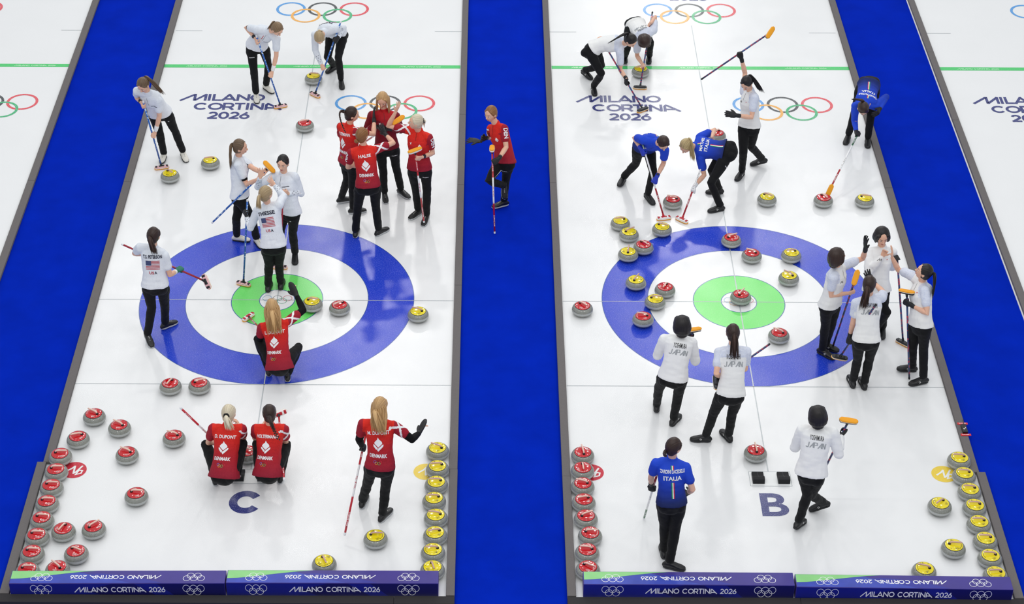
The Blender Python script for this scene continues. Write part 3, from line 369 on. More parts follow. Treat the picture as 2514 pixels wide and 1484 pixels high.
# dividers (low foam strips) in lengths, as in the hall
tn=[0]
def divider(x0,x1,y0,y1,h=.045,m=FOAM):
    tn[0]+=1; b=MB(); b.box(((x0+x1)/2,(y0+y1)/2,h/2-.0005),(x1-x0-.002,y1-y0-.004,h-.001)); o=b.build('trim_%d'%tn[0],m,smooth=False,bevel=.004,seg=1); tag(o,kind='structure'); return o
for (xa,xb,na,nb,seams) in ((-2.495,-2.385,-2.565,-2.455,(-3.40,2.88,9.2)),(2.365,2.467,2.372,2.470,(-3.5,.305,2.83,4.85,9.2)),(3.712,3.812,3.712,3.812,(-3.62,2.9,4.6,9.2)),(8.575,8.68,8.645,8.75,(-3.51,2.797,9.2)),(-3.90,-3.79,-3.90,-3.79,(-3.4,2.9,9.2)),(9.915,10.02,9.915,10.02,(-3.4,4.74,6.9,9.2))):
    ys=[-5.64]+list(seams)+[Y1]
    for i,(ya,yb) in enumerate(zip(ys[:-1],ys[1:])):
        if i==0: divider(na,nb,ya,yb,.05,FOAM)
        else: divider(xa,xb,ya,yb,.045,FOAM)
for xa,xb in ((-2.565,1.80),(1.80,2.47),(3.712,6.28),(6.28,8.75)):
    divider(xa,xb,-5.77,-5.645,.045,FOAM2)
# ------------------------------------------------------------------ wrapped foam blocks behind the hacks
WRAP=mat('wrap_violet','3b2f8a',.45,var=.06,vscale=7,bump=.15,bscale=12); WBL=mat('wrap_blue','3347b4',.45,var=.1,vscale=7,bump=.15,bscale=12); WGR=mat('wrap_green','8fd487',.45,var=.04,vscale=9)
WNV=mat('wrap_navy','141c86',.45,var=.1,vscale=5); WND=mat('wrap_navy_dark','100f5c',.45,var=.06,vscale=5); WMD=mat('wrap_mid','2a2f9c',.45,var=.06,vscale=6); INK=mat('wrap_white_ink','f4f4fa',.5)
boxlab=['violet event barrier block, left of the two closing the near end of sheet C','violet event barrier block, right of the two closing the near end of sheet C','violet event barrier block, left of the two closing the near end of sheet B','violet event barrier block, right of the two closing the near end of sheet B']
for i,(x0,x1,yb,rz) in enumerate(((-2.437,-.062,-5.635,.009),(-.050,2.290,-5.615,.003),(3.888,6.212,-5.615,-.001),(6.228,8.603,-5.652,-.012))):
    e=tag(empty('barrier_block',((x0+x1)/2,yb+.1025,0),rz),boxlab[i],'barrier','event barrier blocks at the near ends')
    w=x1-x0; b=MB(); b.box((0,0,.1),(w,.205,.2)); b.build('foam_body',WRAP,e,smooth=False,bevel=.006,seg=2)
    T=lambda vs,z:[(a[0],a[1],z) for a in vs]; h=w/2
    m=MB()
    zt=.2006
    m.add(T([(-h+.008,.096),(-h+.008,-.03),(-h+.30,-.015),(-h+.55,.0),(-h+.8,.04),(-h+.62,.07),(-h+.95,.096)],zt),[(0,1,2,3,5,6),(3,4,6)][:1],0)
    m.v=[]; m.f=[]; m.m=[]
    m.add(T([(-h+.008,.097),(-h+.008,-.028),(-h+.12,-.022),(-h+.25,-.005),(-h+.4,.022),(-h+.6,.055),(-h+.8,.085),(-h+.95,.097)],zt),[tuple(range(8))],0)
    m.add(T([(-h+.008,-.03),(-h+.008,-.097),(0+.15,-.097),(-.12,-.02),(-h+.75,.074),(-h+.4,.02),(-h+.25,-.007),(-h+.12,-.024)],zt),[tuple(range(8))],1)
    m.add(T([(.15,-.097),(-.12,-.02),(-h+.85,.05),(-h+1.0,.055),(.2,-.0),(.5,-.097)],zt),[tuple(range(6))],2)
    F=lambda pts,y:[(a[0],y,a[1]) for a in pts]
    yf=-.1031
    m.add(F([(-h+.005,.006),(-.15,.006),(-.35,.1),(-.05,.194),(-h+.005,.194)],yf),[tuple(range(5))],3)
    m.add(F([(-.15,.006),(h-.005,.006),(h-.005,.194),(-.05,.194),(-.35,.1)],yf),[tuple(range(5))],4)
    m.add(F([(h-.75,.006),(h-.55,.006),(h-.75,.194),(h-1.0,.194)],yf-.0004),[tuple(range(4))],3)
    m.build('printed_wrap',[WGR,WBL,WMD,WNV,WND],e,smooth=False)
    # lettering: on top it reads from the far side, on the front from the near side
    v,f=one_line(.0585,.17); v=[(a[0]-.42,a[1]-.0285,a[2]) for a in v]
    meshobj('printed_lettering',[(-a[0],-a[1]-.003,.2012+a[2]) for a in v],f,INK,e,smooth=False)
    v2,f2=one_line(.0585,.17); v2=[(a[0]-.42,a[1]-.0285,a[2]) for a in v2]
    meshobj('printed_lettering',[(a[0],-.1042-a[2],a[1]*1.35+.105) for a in v2],f2,INK,e,smooth=False)
    for sx in (-.84,.84):
        for top in (0,1):
            vs=[];fs=[]
            for (v,f) in rings5(.042,.0055,.079,.04):
                b0=len(vs)
                vs+=[((a[0]+sx,-a[1]-.003,.2012+a[2]) if top else (a[0]+sx,-.1042-a[2],a[1]*1.25+.1)) for a in v]; fs+=[tuple(b0+k for k in q) for q in f]
            meshobj('printed_rings',vs,fs,INK,e,smooth=False)
# hacks
HB=mat('hack_rubber','15161a',.7,bump=.4,bscale=180); HS=mat('hack_seam','5a5a60',.6)
def hack(x,y,lab):
    e=tag(empty('curling_hack',(x,y,0)),lab,'hack','rubber hacks'); b=MB()
    prof=[(.095,.0),(.095,.03),(.05,.022),(.02,.028),(-.02,.062),(-.05,.07),(-.088,.062),(-.095,.0)]
    n=len(prof); vs=[]
    for sx,sk in ((-.07,0),(.07,0)):
        vs+=[(sx,p[0],p[1]+.0015) for p in prof]
    fs=[tuple(range(n)),tuple(range(2*n-1,n-1,-1))]+[(i,n+i,n+(i+1)%n,(i+1)%n) for i in range(n)]
    b.add(vs,fs); o=b.build('rubber_block',HB,e,smooth=False,bevel=.005,seg=2)
    bm=bmesh.new(); bm.from_mesh(o.data); bmesh.ops.recalc_face_normals(bm,faces=bm.faces); bm.to_mesh(o.data); bm.free()
    s=MB(); s.tube([(0,.092,.034),(0,.05,.026),(0,.02,.032),(0,-.02,.0655),(0,-.05,.0725)],.0016,n=6); s.build('seam',HS,e)
for cx,la in ((0,'C'),(SX,'B')):
    for sx,w in ((-.135,'left'),(.165,'right')):
        hack(cx+sx,-3.6,('black rubber foothold on the plate above the letter %s, %s one'%(la,w)) if la=='B' else ('black rubber foothold above the letter C, under the %s crouching player in red'%w))
# taped electronic unit on the divider
e=tag(empty('timing_unit',(8.65,-2.72,.045)),'small black electronic box held to the grey divider by two strips of red tape','device')
b=MB(); b.box((0,0,.016),(.062,.15,.032)); b.build('housing',mat('unit_black','17181b',.35),e,smooth=False,bevel=.005)
TR=mat('tape_red','e02430',.5,var=.3,vscale=90)
for y in (.115,-.1):
    b=MB(); b.box((.002,y,.003 if abs(y)>.11 else .004),(.125,.036,.007)); b.build('tape_strip',TR,e,smooth=False,bevel=.002)
    v,f=text2d('DANGER',.02,0,1.05,.0006); meshobj('tape_lettering',[(a[0],a[1]+y,.0079) for a in v],f,INK,e,smooth=False)
b=MB(); b.tube([(.0,.06,.03),(.01,.11,.035),(.018,.16,.02),(.03,.2,.004)],.004,n=6); b.build('cable',mat('unit_black','17181b',.35),e)
b=MB(); b.ball((-.008,-.02,.033),(.009,.012,.003)); b.ball((.012,-.0,.033),(.006,.012,.003)); b.build('indicator_lamp',mat('unit_lens','e8e8e8',.15),e)
# ------------------------------------------------------------------ curling stones
GB=granite(); GBAND=mat('granite_band','b4b7b6',.55,var=.14,vscale=420,bump=.2,bscale=200)
CAPR=mat('cap_red','c8101c',.08,coat=.5,spec=.6); CAPY=mat('cap_yellow','efdb1c',.1,coat=.3,spec=.6); CAPK=mat('cap_rim','23252a',.3)
GRR=mat('grip_pale','ecc8b8',.25,spec=.6); GRY=mat('grip_rose','cfa79c',.25,spec=.6,metal=.15); SOCK=mat('socket_black','101114',.3); SILV=mat('steel_bolt','9aa0a8',.25,metal=.9)
INKB=mat('cap_ink_dark','6e6420',.4); INKW=mat('cap_ink_white','f6e6e6',.4)
def lathe(prof,n=48,fm=None):
    vs=[];fs=[];m=[]
    for r,z in prof:
        for i in range(n): a=2*math.pi*i/n; vs.append((r*math.cos(a),r*math.sin(a),z))
    for j in range(len(prof)-1):
        for i in range(n):
            i2=(i+1)%n; fs.append((j*n+i,j*n+i2,(j+1)*n+i2,(j+1)*n+i)); m.append(fm[j] if fm else 0)
    fs.append(tuple(range(n))[::-1]); m.append(0); fs.append(tuple((len(prof)-1)*n+i for i in range(n))); m.append(0)
    return vs,fs,m
def make_stone(col):
    e=empty('curling_stone',(0,0,0)); R=.1405; K=1.12
    prof=[(.062,.0),(.066,.002),(.085,.006),(.11,.014),(.13,.028),(.138,.040),(.1402,.046),(R,.055),(.1403,.064),(.139,.071),(.134,.085),(.125,.099),(.114,.109),(.104,.1135),(.03,.1145)]
    fm=[0,0,0,0,0,0,1,1,1,0,0,0,0,0]
    prof=[(r,z*K) for r,z in prof]; v,f,m=lathe(prof,56,fm); meshobj('granite_body',v,f,[GB,GBAND],e,fm=m)
    cp=[(.104,.110),(.1035,.1165),(.100,.119),(.085,.1235),(.06,.127),(.03,.129),(.008,.1295)]
    cp=[(r,z+.0137) for r,z in cp]; v,f,m=lathe(cp,48,[1,1,0,0,0,0]); cap=meshobj('handle_cap',v,f,[CAPR if col=='R' else CAPY,CAPK],e,fm=m)
    DZ=.0137; b=MB(); b.tube([(p[0],0,p[2]+DZ) for p in [(.052,0,.126),(.050,0,.14),(.043,0,.153),(.028,0,.160),(0,0,.163),(-.04,0,.165),(-.078,0,.165)]],[.0105,.0105,.0105,.0105,.0102,.010,.0095],n=12)
    b.build('grip',GRR if col=='R' else GRY,e)
    b=MB(); b.tube([(.052,0,.122+DZ),(.052,0,.134+DZ)],[.019,.0165],n=14); b.build('grip_socket',SOCK,e)
    ink=INKW if col=='R' else INKB
    def onz(x,y): r=math.hypot(x,y); return DZ+.1293-.0058*(r/.09)**2*1.15+.0009
    vs=[];fs=[]
    def put(v,f,px,py,rot):
        b0=len(vs); c,s=math.cos(rot),math.sin(rot)
        for a in v:
            x=a[0]*c-a[1]*s+px; y=a[0]*s+a[1]*c+py; vs.append((x,y,onz(x,y)+a[2]*.2))
        fs.extend(tuple(b0+k for k in q) for q in f)
    for k in (-62,118):
        a=math.radians(k)
        for v,f in rings5(.0085,.0018,.0165,.009): put(v,f,.066*math.cos(a),.066*math.sin(a),a+math.pi/2)
    meshobj('cap_logo',vs,fs,ink,cap,smooth=False); vs=[];fs=[]
    rnd=random.Random(3)
    txt='MILANO CORTINA 2026'
    for i,ch in enumerate(txt):
        if ch==' ': continue
        a=math.radians(172+(i-9)*5.2); v,f=text2d(ch,.0125,0,1,.0004); put(v,f,.083*math.cos(a),.083*math.sin(a),a+math.pi/2)
    meshobj('cap_lettering',vs,fs,ink,cap,smooth=False)
    b=MB(); 
    for k in (20,-25,205): 
        a=math.radians(k*1.0+90); b.tube([(.078*math.cos(a),.078*math.sin(a),.1225+DZ),(.078*math.cos(a),.078*math.sin(a),.1258+DZ)],[.0055,.0045],n=10)
    b.build('cap_bolt',SILV if col=='R' else mat('bolt_dark','4a4a58',.4),cap)
    return e
def dup_tree(o,parent=None):
    c=o.copy(); COL.objects.link(c); c.parent=parent
    for ch in o.children: dup_tree(ch,c)
    return c
rowname={'CL':('red','left row of sheet C'),'CR':('yellow','right row of sheet C'),'BL':('red','left row of sheet B'),'BR':('yellow','right row of sheet B')}
ordn=['first','second','third','fourth','fifth','sixth','seventh','nearest']
SL={"0": "red-capped stone near the left divider of sheet C, farthest of the cluster beyond the row", "1": "red-capped stone to the right of the farthest one beyond the left row of sheet C", "2": "red-capped stone just beyond the far end of the left red row of sheet C", "3": "red-capped stone alone to the left of the crouching player with the pale ponytail", "4": "red-capped stone level with the red ice emblem, below the pair near the left divider", "5": "red-capped stone alone on open ice left of the big letter C", "14": "red-capped stone beside the left row of sheet C, left one of two side by side", "15": "red-capped stone right one of two side by side near the left row of sheet C", "16": "red-capped stone with its grip turned right, near the left end of the barrier block", "17": "red-capped stone partly hidden by the barrier block, beside the left row of sheet C", "18": "red-capped stone on the back line of sheet C, left one of the two", "19": "red-capped stone on the back line of sheet C, right one of the two", "20": "red-capped stone on the white ring of sheet C, right of the yellow one", "21": "yellow-capped stone on the edge of the green ring of sheet C, beside the raised mitten", "22": "red-capped stone half hidden between the two crouching players of sheet C", "23": "yellow-capped stone on open ice below the standing long-haired player in red", "24": "yellow-capped stone touching the right edge of the blue ring of sheet C", "25": "red-capped stone on the centre line above the house of sheet C", "26": "yellow-capped stone alone near the left side of sheet C, grip pointing left, above the house", "27": "yellow-capped stone in front of the broom of the leftmost sweeper in white", "28": "yellow-capped stone on the green line of sheet C beside the bent player in white", "29": "yellow-capped stone partly hidden by the right barrier block of sheet C, away from the row", "54": "yellow-capped stone left of the right row of sheet B, farthest of the loose ones", "55": "yellow-capped stone left of the right row of sheet B, middle of the loose ones", "56": "yellow-capped stone partly hidden by the barrier block of sheet B, nearest of the loose ones", "57": "yellow-capped stone farthest out of the group above the upper left of the blue ring", "58": "yellow-capped stone second from the top in the group left of the house of sheet B", "59": "yellow-capped stone on the top edge of the blue ring below the two swept paths", "60": "red-capped stone touching a yellow one on the upper left of the blue ring", "61": "yellow-capped stone touching the red one on the upper left of the blue ring", "62": "yellow-capped stone in the middle of the left part of the blue ring of sheet B", "63": "red-capped stone on the white ring of sheet B, touching the yellow one below it", "64": "yellow-capped stone on the inner edge of the blue ring, just below a red one", "65": "red-capped stone on the tee line left of the house, near the blue carpet", "66": "red-capped stone on the lower left part of the blue ring of sheet B", "67": "red-capped stone at the top of the blue ring close to the centre line", "68": "red-capped stone on the inner top edge of the blue ring, right of the centre line", "69": "yellow-capped stone on the upper right part of the blue ring of sheet B", "70": "yellow-capped stone on the white ring of sheet B, right of the centre", "71": "red-capped stone on the button in the centre of the house of sheet B", "72": "red-capped stone on the lower right white ring of sheet B beside a blue broom handle", "73": "red-capped stone moving between the two sweepers in blue", "74": "red-capped stone half hidden behind the back of the blond sweeper in blue", "75": "yellow-capped stone alone above the house of sheet B, on open ice right of the sweepers", "76": "red-capped stone stopped by the orange broom pad of the bending player in blue", "77": "yellow-capped stone above the house of sheet B close to the right divider", "78": "yellow-capped stone on the green hog line under the two sweepers in white of sheet B", "79": "red-capped stone just above the footholds and the letter B"}
protos={}; rc={}
for i,(col,grp,x,y,ang) in enumerate(DATA['S']):
    if col not in protos: protos[col]=make_stone(col); o=protos[col]
    else: o=dup_tree(protos[col])
    o.location=(x,y,.0026); o.rotation_euler=(0,0,math.radians(ang)+math.pi)
    if grp:
        k=rc.get(grp,0); rc[grp]=k+1; c,w=rowname[grp]
        lab='%s-capped curling stone, %s from the far end in the %s'%(c,ordn[k],w) if k<7 else '%s-capped curling stone in the %s, nearest the barrier block'%(c,w)
        tag(o,lab,'curling stone','%s stones lined up in the %s'%(c,w))
    else: tag(o,SL[str(i)],'curling stone','curling stones out on the ice')
# ------------------------------------------------------------------ people
SKIN=mat('skin','e6b59a',.5,var=.05,vscale=30); 
BLACKCLOTH=mat('trouser_black','0c0d10',.8,spec=.25,bump=.5,bscale=18,sheen=.05); BLACKKNIT=mat('sleeve_black','0b0c0f',.85,spec=.2,bump=.2,bscale=90)
GLOVEB=mat('glove_black','121316',.55,bump=.3,bscale=120); GLOVEW=mat('glove_white','e6e6ea',.6); GLOVET=mat('glove_teal','12705c',.6); GLOVEBL=mat('glove_blue','1c36b8',.6); WRISTW=mat('wristband_white','f0f0ee',.8); WATCH=mat('watch_dark','1b1d2a',.3)
SHB=mat('shoe_black','131417',.4,bump=.15,bscale=60); SHW=mat('shoe_white','e4e1d8',.55,bump=.2,bscale=50); SOLEB=mat('sole_black','1c1d20',.6); SOLEG=mat('sole_grey','b9bcc0',.5); LACEW=mat('lace_white','f2f2f0',.6); LACEB=mat('lace_dark','2c2e33',.6)
LIP=mat('lip','b8605c',.45); EYEW=mat('eye_white','efe9e6',.3); EYED=mat('eye_dark','2a1c18',.25); 
SHIRTM={
'usa':lambda:attr_mat('shirt_usa',[(0,'e9ecf2'),(1,'dfe5ee')],pattern='stars',bump=.55,bscale=13),
'usal':lambda:attr_mat('shirt_usa',[(0,'e9ecf2'),(1,'dfe5ee')],pattern='stars',bump=.55,bscale=13),
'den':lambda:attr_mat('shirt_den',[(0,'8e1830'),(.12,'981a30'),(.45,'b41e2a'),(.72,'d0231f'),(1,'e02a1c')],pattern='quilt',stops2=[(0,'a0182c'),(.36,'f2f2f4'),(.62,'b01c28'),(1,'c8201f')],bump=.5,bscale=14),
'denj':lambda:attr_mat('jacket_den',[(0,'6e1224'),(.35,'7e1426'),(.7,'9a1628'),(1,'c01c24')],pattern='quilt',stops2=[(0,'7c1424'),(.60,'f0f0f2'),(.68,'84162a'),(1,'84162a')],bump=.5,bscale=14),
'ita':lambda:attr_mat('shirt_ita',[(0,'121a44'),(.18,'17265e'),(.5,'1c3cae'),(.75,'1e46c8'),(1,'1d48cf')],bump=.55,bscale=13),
'jpn':lambda:attr_mat('shirt_jpn',[(0,'eeeeec'),(1,'ecedee')],pattern='camo',stops2=[(.3,'c3cbe4'),(.5,'dde2ee'),(.7,'c9d0e6')],bump=.6,bscale=12),
'jpnj':lambda:attr_mat('jacket_jpn',[(0,'f0f0f0'),(1,'eff0f1')],bump=.7,bscale=10),
}
HAIR={'black':('07060a','1c1618'),'dkbrown':('140c0a','3a241c'),'brown':('3a2c20','7a624a'),'ltbrown':('54432f','94795a'),'blond':('6c573c','c2aa82'),'gold':('8a643c','d6ae78'),'plat':('a8987a','ebe0c6'),'auburn':('4c2a18','a5713f'),'mix':('4f3a26','d8c08a')}
def ortho(z,x):
    z=z.normalized(); x=(x-z*x.dot(z)).normalized(); return x,z.cross(x),z
def hand(mb,W,M,elbow,axis,pose,side,scale=1.0,curl=0.0,pn=None,mit=False):
    """palm, four fingers, thumb. axis: broom direction when gripping"""
    k=scale; d=(M-W).normalized()
    if pose=='grip' and axis is not None:
        s=(axis-d*axis.dot(d)); s=s.normalized() if s.length>.2 else d.cross(V((0,1,-.7))).normalized()
        n=d.cross(s).normalized()
        if n.dot(pn if pn is not None else V((0,1,-.75)))<0: n=-n
        P0=M-n*.027; d=(P0-W).normalized(); s=(s-d*s.dot(d)).normalized(); n=(n-d*n.dot(d)-s*n.dot(s)).normalized()
        mb.tube([W,W+(P0-W)*.45,P0,P0+d*.018],[(.022*k,.017*k),(.031*k,.014*k),(.037*k,.0145*k),(.035*k,.012*k)],flat=s,n=12)
        Rr=.0215
        for q,(o,l) in enumerate(((-.029,.9),(-.010,1),(.010,1),(.028,.85))):
            pts=[M+d*0-n*Rr*1.15+s*o]
            for a in (25,70,115,160,205):
                a=a*l; t=math.radians(a); pts.append(M+(d*math.sin(t)-n*math.cos(t))*Rr+s*o)
            mb.tube(pts,[.0095*k,.009*k,.0088*k,.0085*k,.008*k,.0075*k],n=8)
        ts=1 if s.dot(elbow-W)<0 else -1; ts=1 if axis.dot(s)>0 else -1
        pts=[W+d*.02+s*.018*ts,M-n*.026+s*.040*ts-d*.018]
        for a in (-30,-80,-130): t=math.radians(a); pts.append(M+(d*math.sin(t)-n*math.cos(t))*Rr+s*.036*ts)
        mb.tube(pts,[.013*k,.011*k,.0100*k,.009*k,.0085*k],n=8)
        return
    n=pn if pn is not None else V((0,1,-.2)); n=(n-d*n.dot(d)); n=n.normalized() if n.length>.1 else d.cross(V((1,0,0))).normalized()
    s=d.cross(n)*side           # towards the thumb
    if mit:
        mb.tube([W-d*.01,W+d*.05,W+d*.10,W+d*.155,W+d*.18],[(.032,.026),(.045,.026),(.05,.026),(.044,.024),(.028,.018)],flat=s,n=14)
        mb.tube([W+d*.03+s*.03,W+d*.065+s*.062,W+d*.10+s*.075],[.019,.018,.015],n=10); return
    mb.tube([W,W+d*.03,W+d*.075,W+d*.092],[(.023*k,.017*k),(.034*k,.015*k),(.039*k,.0135*k),(.036*k,.011*k)],flat=s,n=12)
    c=curl
    for q,(o,l,sp) in enumerate(((.031,.073,.26),(.0105,.083,.07),(-.0105,.077,-.12),(-.030,.061,-.32))):
        p=W+d*.088+s*o; dd=(d+s*sp*(1-c)).normalized(); pts=[p-d*.012,p]; a=.12+c*1.0
        for f in (.45,.32,.23):
            dd=(dd*math.cos(a)+n*math.sin(a)).normalized(); p=p+dd*l*f*k; pts.append(p.copy()); a=.10+c*.9
        mb.tube(pts,[.0092*k,.0088*k,.0085*k,.008*k,.007*k],n=8)
    p=W+d*.03+s*.026; t1=(d*.75+s*.75+n*.25).normalized(); t2=(d*.95+s*.45+n*(.25+c*.6)).normalized()
    mb.tube([p-s*.01,p+t1*.032,p+t1*.034+t2*.028,p+t1*.034+t2*.045],[.0135*k,.0115*k,.010*k,.0085*k],n=8)
def head_geo(mb,C,X,Yf,Zu,s=1.0):
    """anatomical head: cranium, jaw, cheeks, nose, brows, ears. X right, Yf face, Zu crown"""
    n,k=30,22; vs=[];fs=[]
    for j in range(k+1):
        t=math.pi*j/k
        for i in range(n):
            a=2*math.pi*i/n; x=math.sin(t)*math.cos(a); y=math.sin(t)*math.sin(a); z=math.cos(t)
            px,py,pz=x*.074,y*.092,z*.113
            if z<0:
                w=1-.42*(-z)**1.4; px*=w
                if y>0: py=py*(1-.16*(-z))+.010*(-z)
                else: py*=1-.55*(-z)
            if y>0:
                fl=max(0,1-(abs(x)/.8)**2)*max(0,y); py-=.008*fl*(1-abs(z))
                e=math.exp(-((pz-.012)/.016)**2)*math.exp(-((abs(px)-.031)/.017)**2); py-=.009*e*y      # eye sockets
                py+=.004*math.exp(-((pz-.036)/.012)**2)*math.exp(-(px/.05)**2)*y                       # brow
                py+=.005*math.exp(-((pz+.052)/.014)**2)*math.exp(-(px/.022)**2)*y                      # mouth
                py+=.006*math.exp(-((pz+.092)/.014)**2)*math.exp(-(px/.022)**2)*y                      # chin
            vs.append(C+(X*px+Yf*py+Zu*pz)*s)
    for j in range(k):
        for i in range(n): fs.append((j*n+i,(j+1)*n+i,(j+1)*n+(i+1)%n,j*n+(i+1)%n))
    mb.add(vs,fs)
    L=lambda x,y,z:C+(X*x+Yf*y+Zu*z)*s
    mb.loft([(L(0,.080,.022),X,Zu,.006*s,.006*s),(L(0,.093,.000),X,Yf,.009*s,.010*s),(L(0,.100,-.016),X,Yf,.0145*s,.012*s),(L(0,.093,-.025),X,Yf,.011*s,.007*s)],n=10)
    for sx in (-1,1): mb.ball(L(sx*.076,-.004,-.004),(.008*s,.019*s,.031*s),(X*1.0,Yf,Zu),n=10,k=8)
def make_person(pid,cfg):
    j={k:V(v) for k,v in DATA['K'][str(pid)].items()}
    T=(j['NK']-j['PEL']).normalized(); Rs=(j['RS']-j['LS']).normalized(); Rh=(j['RH']-j['LH']).normalized()
    org=V(((j['RA'].x+j['LA'].x)/2,(j['RA'].y+j['LA'].y)/2,0)); 
    legd=((j['RH']+j['LH'])/2-(j['RK']+j['LK'])/2).normalized()
    pu=(T*.65+legd*.35).normalized() if T.dot(legd)>-.2 else T
    tl=(j['NK']-j['PEL']).length
    def spine(t):
        A,B,C=j['PEL'],j['PEL']+pu*tl*.5,j['NK']
        if t<0: return A+pu*(t*tl)
        if t>1: return C+T*((t-1)*tl)
        return A*(1-t)**2+B*2*t*(1-t)+C*t*t
    def frame(t):
        d=(spine(t+.05)-spine(t-.05)).normalized(); k=max(0,min(1,t)); x=(Rh*(1-k)+Rs*k); x=(x-d*x.dot(d)).normalized(); return x,d.cross(x),d   # right, forward, up
    axis=None
    if 'BH' in j: axis=(j['BT']-j['BH']).normalized()
    # head frame
    hy=math.radians(cfg['h']); hp=math.radians(cfg.get('p',5))
    Yf=V((math.cos(hp)*math.cos(hy),math.cos(hp)*math.sin(hy),-math.sin(hp)))
    nd=(j['HD']-j['NK']).normalized()
    Zu=UP*math.cos(hp)+V((math.cos(hy),math.sin(hy),0))*math.sin(hp)
    Zu=(Zu*.8+nd*.2); Zu=(Zu-Yf*Zu.dot(Yf)).normalized(); X=Yf.cross(Zu).normalized()
    HC=j['HD']+nd*-.004; hs=.98
    # ---- body: one continuous surface
    b=MB()
    head_geo(b,HC,X,Yf,Zu,hs)
    b.tube([spine(.95),j['NK']+(HC-j['NK'])*.15,HC-Zu*.05-Yf*.012,HC-Yf*.01],[.045,.049,.049,.05],n=12)
    secs=[]
    for t,rx,ry in ((-.1,.12,.085),(.0,.145,.10),(.2,.125,.085),(.38,.108,.078),(.6,.122,.09),(.8,.14,.092),(.92,.13,.075),(1.0,.07,.055)):
        x,y,d=frame(t); secs.append((spine(t),x,y,rx,ry))
    b.loft(secs,n=20,p=2.3)
    skinl=cfg.get('sleeve','short')
    for S,E,W,M,sd,kk in (('RS','RE','RW','RM',1,'R'),('LS','LE','LW','LM',-1,'L')):
        b.tube([j['NK']-T*.02,j[S]-T*.01],[.055,.05],n=12)
        b.tube([j[S],j[S].lerp(j[E],.35),j[S].lerp(j[E],.8),j[E],j[E].lerp(j[W],.3),j[E].lerp(j[W],.8),j[W]],[.047,.041,.037,.035,.037,.027,.023],n=12)
        pose=cfg.get(kk,'relax'); onb=kk in cfg.get('on','') and axis is not None
        glove=cfg.get('g'+kk)
        if onb: hand(b,j[W],j[M],j[E],axis,'grip',sd,pn=V(cfg['n'+kk]) if 'n'+kk in cfg else None)
        else: hand(b,j[W],j[M],j[E],None,'open',sd,curl={'open':0.05,'relax':.45,'fist':1.0,'mitten':0.5}[pose],pn=V(cfg['n'+kk]) if 'n'+kk in cfg else -Rs*sd*.8+frame(.8)[1]*.5)
    b.ball(j['PEL']-pu*.03,(.13,.10,.10),(frame(0)[0],frame(0)[1],frame(0)[2]))
    feet=[]
    for H,K,A,To in (('RH','RK','RA','RT'),('LH','LK','LA','LT')):
        b.tube([j[H],j[H].lerp(j[K],.4),j[K],j[K].lerp(j[A],.35),j[A]],[.070,.062,.044,.042,.030],n=12)
        a=j[A]; f=V((j[To].x-a.x,j[To].y-a.y,0)); f=f.normalized() if f.length>.03 else V((frame(0)[1].x,frame(0)[1].y,0)).normalized()
        ph=math.asin(max(-.2,min(.85,(a.z-.09)/.17))) if not (a.z>.3) else .9
        if cfg.get('hackfoot')==A: ph=.55
        fd=(f*math.cos(ph)-UP*math.sin(ph)).normalized(); fu=(UP*math.cos(ph)+f*math.sin(ph)).normalized(); base=a-fu*.083
        fx=fd.cross(fu)
        lo=min((base-fd*.06).z,(base+fd*.19).z)
        if a.z<.3 and lo<.003: base=base+UP*(.003-lo)
        feet.append((A,base,fd,fu,fx))
        b.tube([a,base-fd*.03+fu*.035,base+fd*.05+fu*.035,base+fd*.15+fu*.025],[.028,.03,.028,.02],n=10,flat=fx)
    body=b.remesh('person',SKIN,None,vox=.0055,sm=2,org=org); body.location=org
    tag(body,cfg['label'],'person')
    P=dict(parent=body,org=org)
    # ---- face details
    L=lambda x,y,z:HC+(X*x+Yf*y+Zu*z)*hs
    if cfg.get('face',1):
        for sx in (-1,1):
            m=MB(); m.ball(L(sx*.031,.0745,.012),(.0135,.006,.0068),(X,Yf,Zu),n=12,k=8); ey=m.build('eye',EYEW,body,org=org)
            m=MB(); m.ball(L(sx*.031,.0795,.012),(.0062,.0025,.0062),(X,Yf,Zu),n=10,k=6); m.tube([L(sx*.017,.0765,.013),L(sx*.031,.080,.0195),L(sx*.045,.071,.014)],[.001,.0014,.001],n=6); m.build('iris_and_lashes',EYED,ey,org=org)
            m=MB(); m.tube([L(sx*.015,.083,.034),L(sx*.030,.082,.040),L(sx*.048,.070,.036)],[(.0012,.0018),(.0013,.002),(.0008,.0012)],n=6); m.build('eyebrow',HM(cfg['hair'][0]),body,org=org)
        m=MB(); m.tube([L(-.021,.074,-.053),L(-.008,.0825,-.0505),L(0,.083,-.052),L(.008,.0825,-.0505),L(.021,.074,-.053)],[.0012,.0035,.0032,.0035,.0012],n=8); m.tube([L(-.018,.075,-.056),L(0,.0825,-.059),L(.018,.075,-.056)],[.0012,.0042,.0012],n=8); m.build('lips',LIP,body,org=org)
    make_hair(cfg,j,HC,X,Yf,Zu,hs,body,org)
    # ---- trousers
    b=MB(); secs=[]
    for t,rx,ry in ((-.17,.125,.098),(-.08,.162,.118),(.02,.164,.118),(.10,.152,.108),(.20,.135,.096)):
        x,y,d=frame(t); secs.append((spine(t)-y*.008,x,y,rx,ry))
    b.loft(secs,n=20,p=2.2)
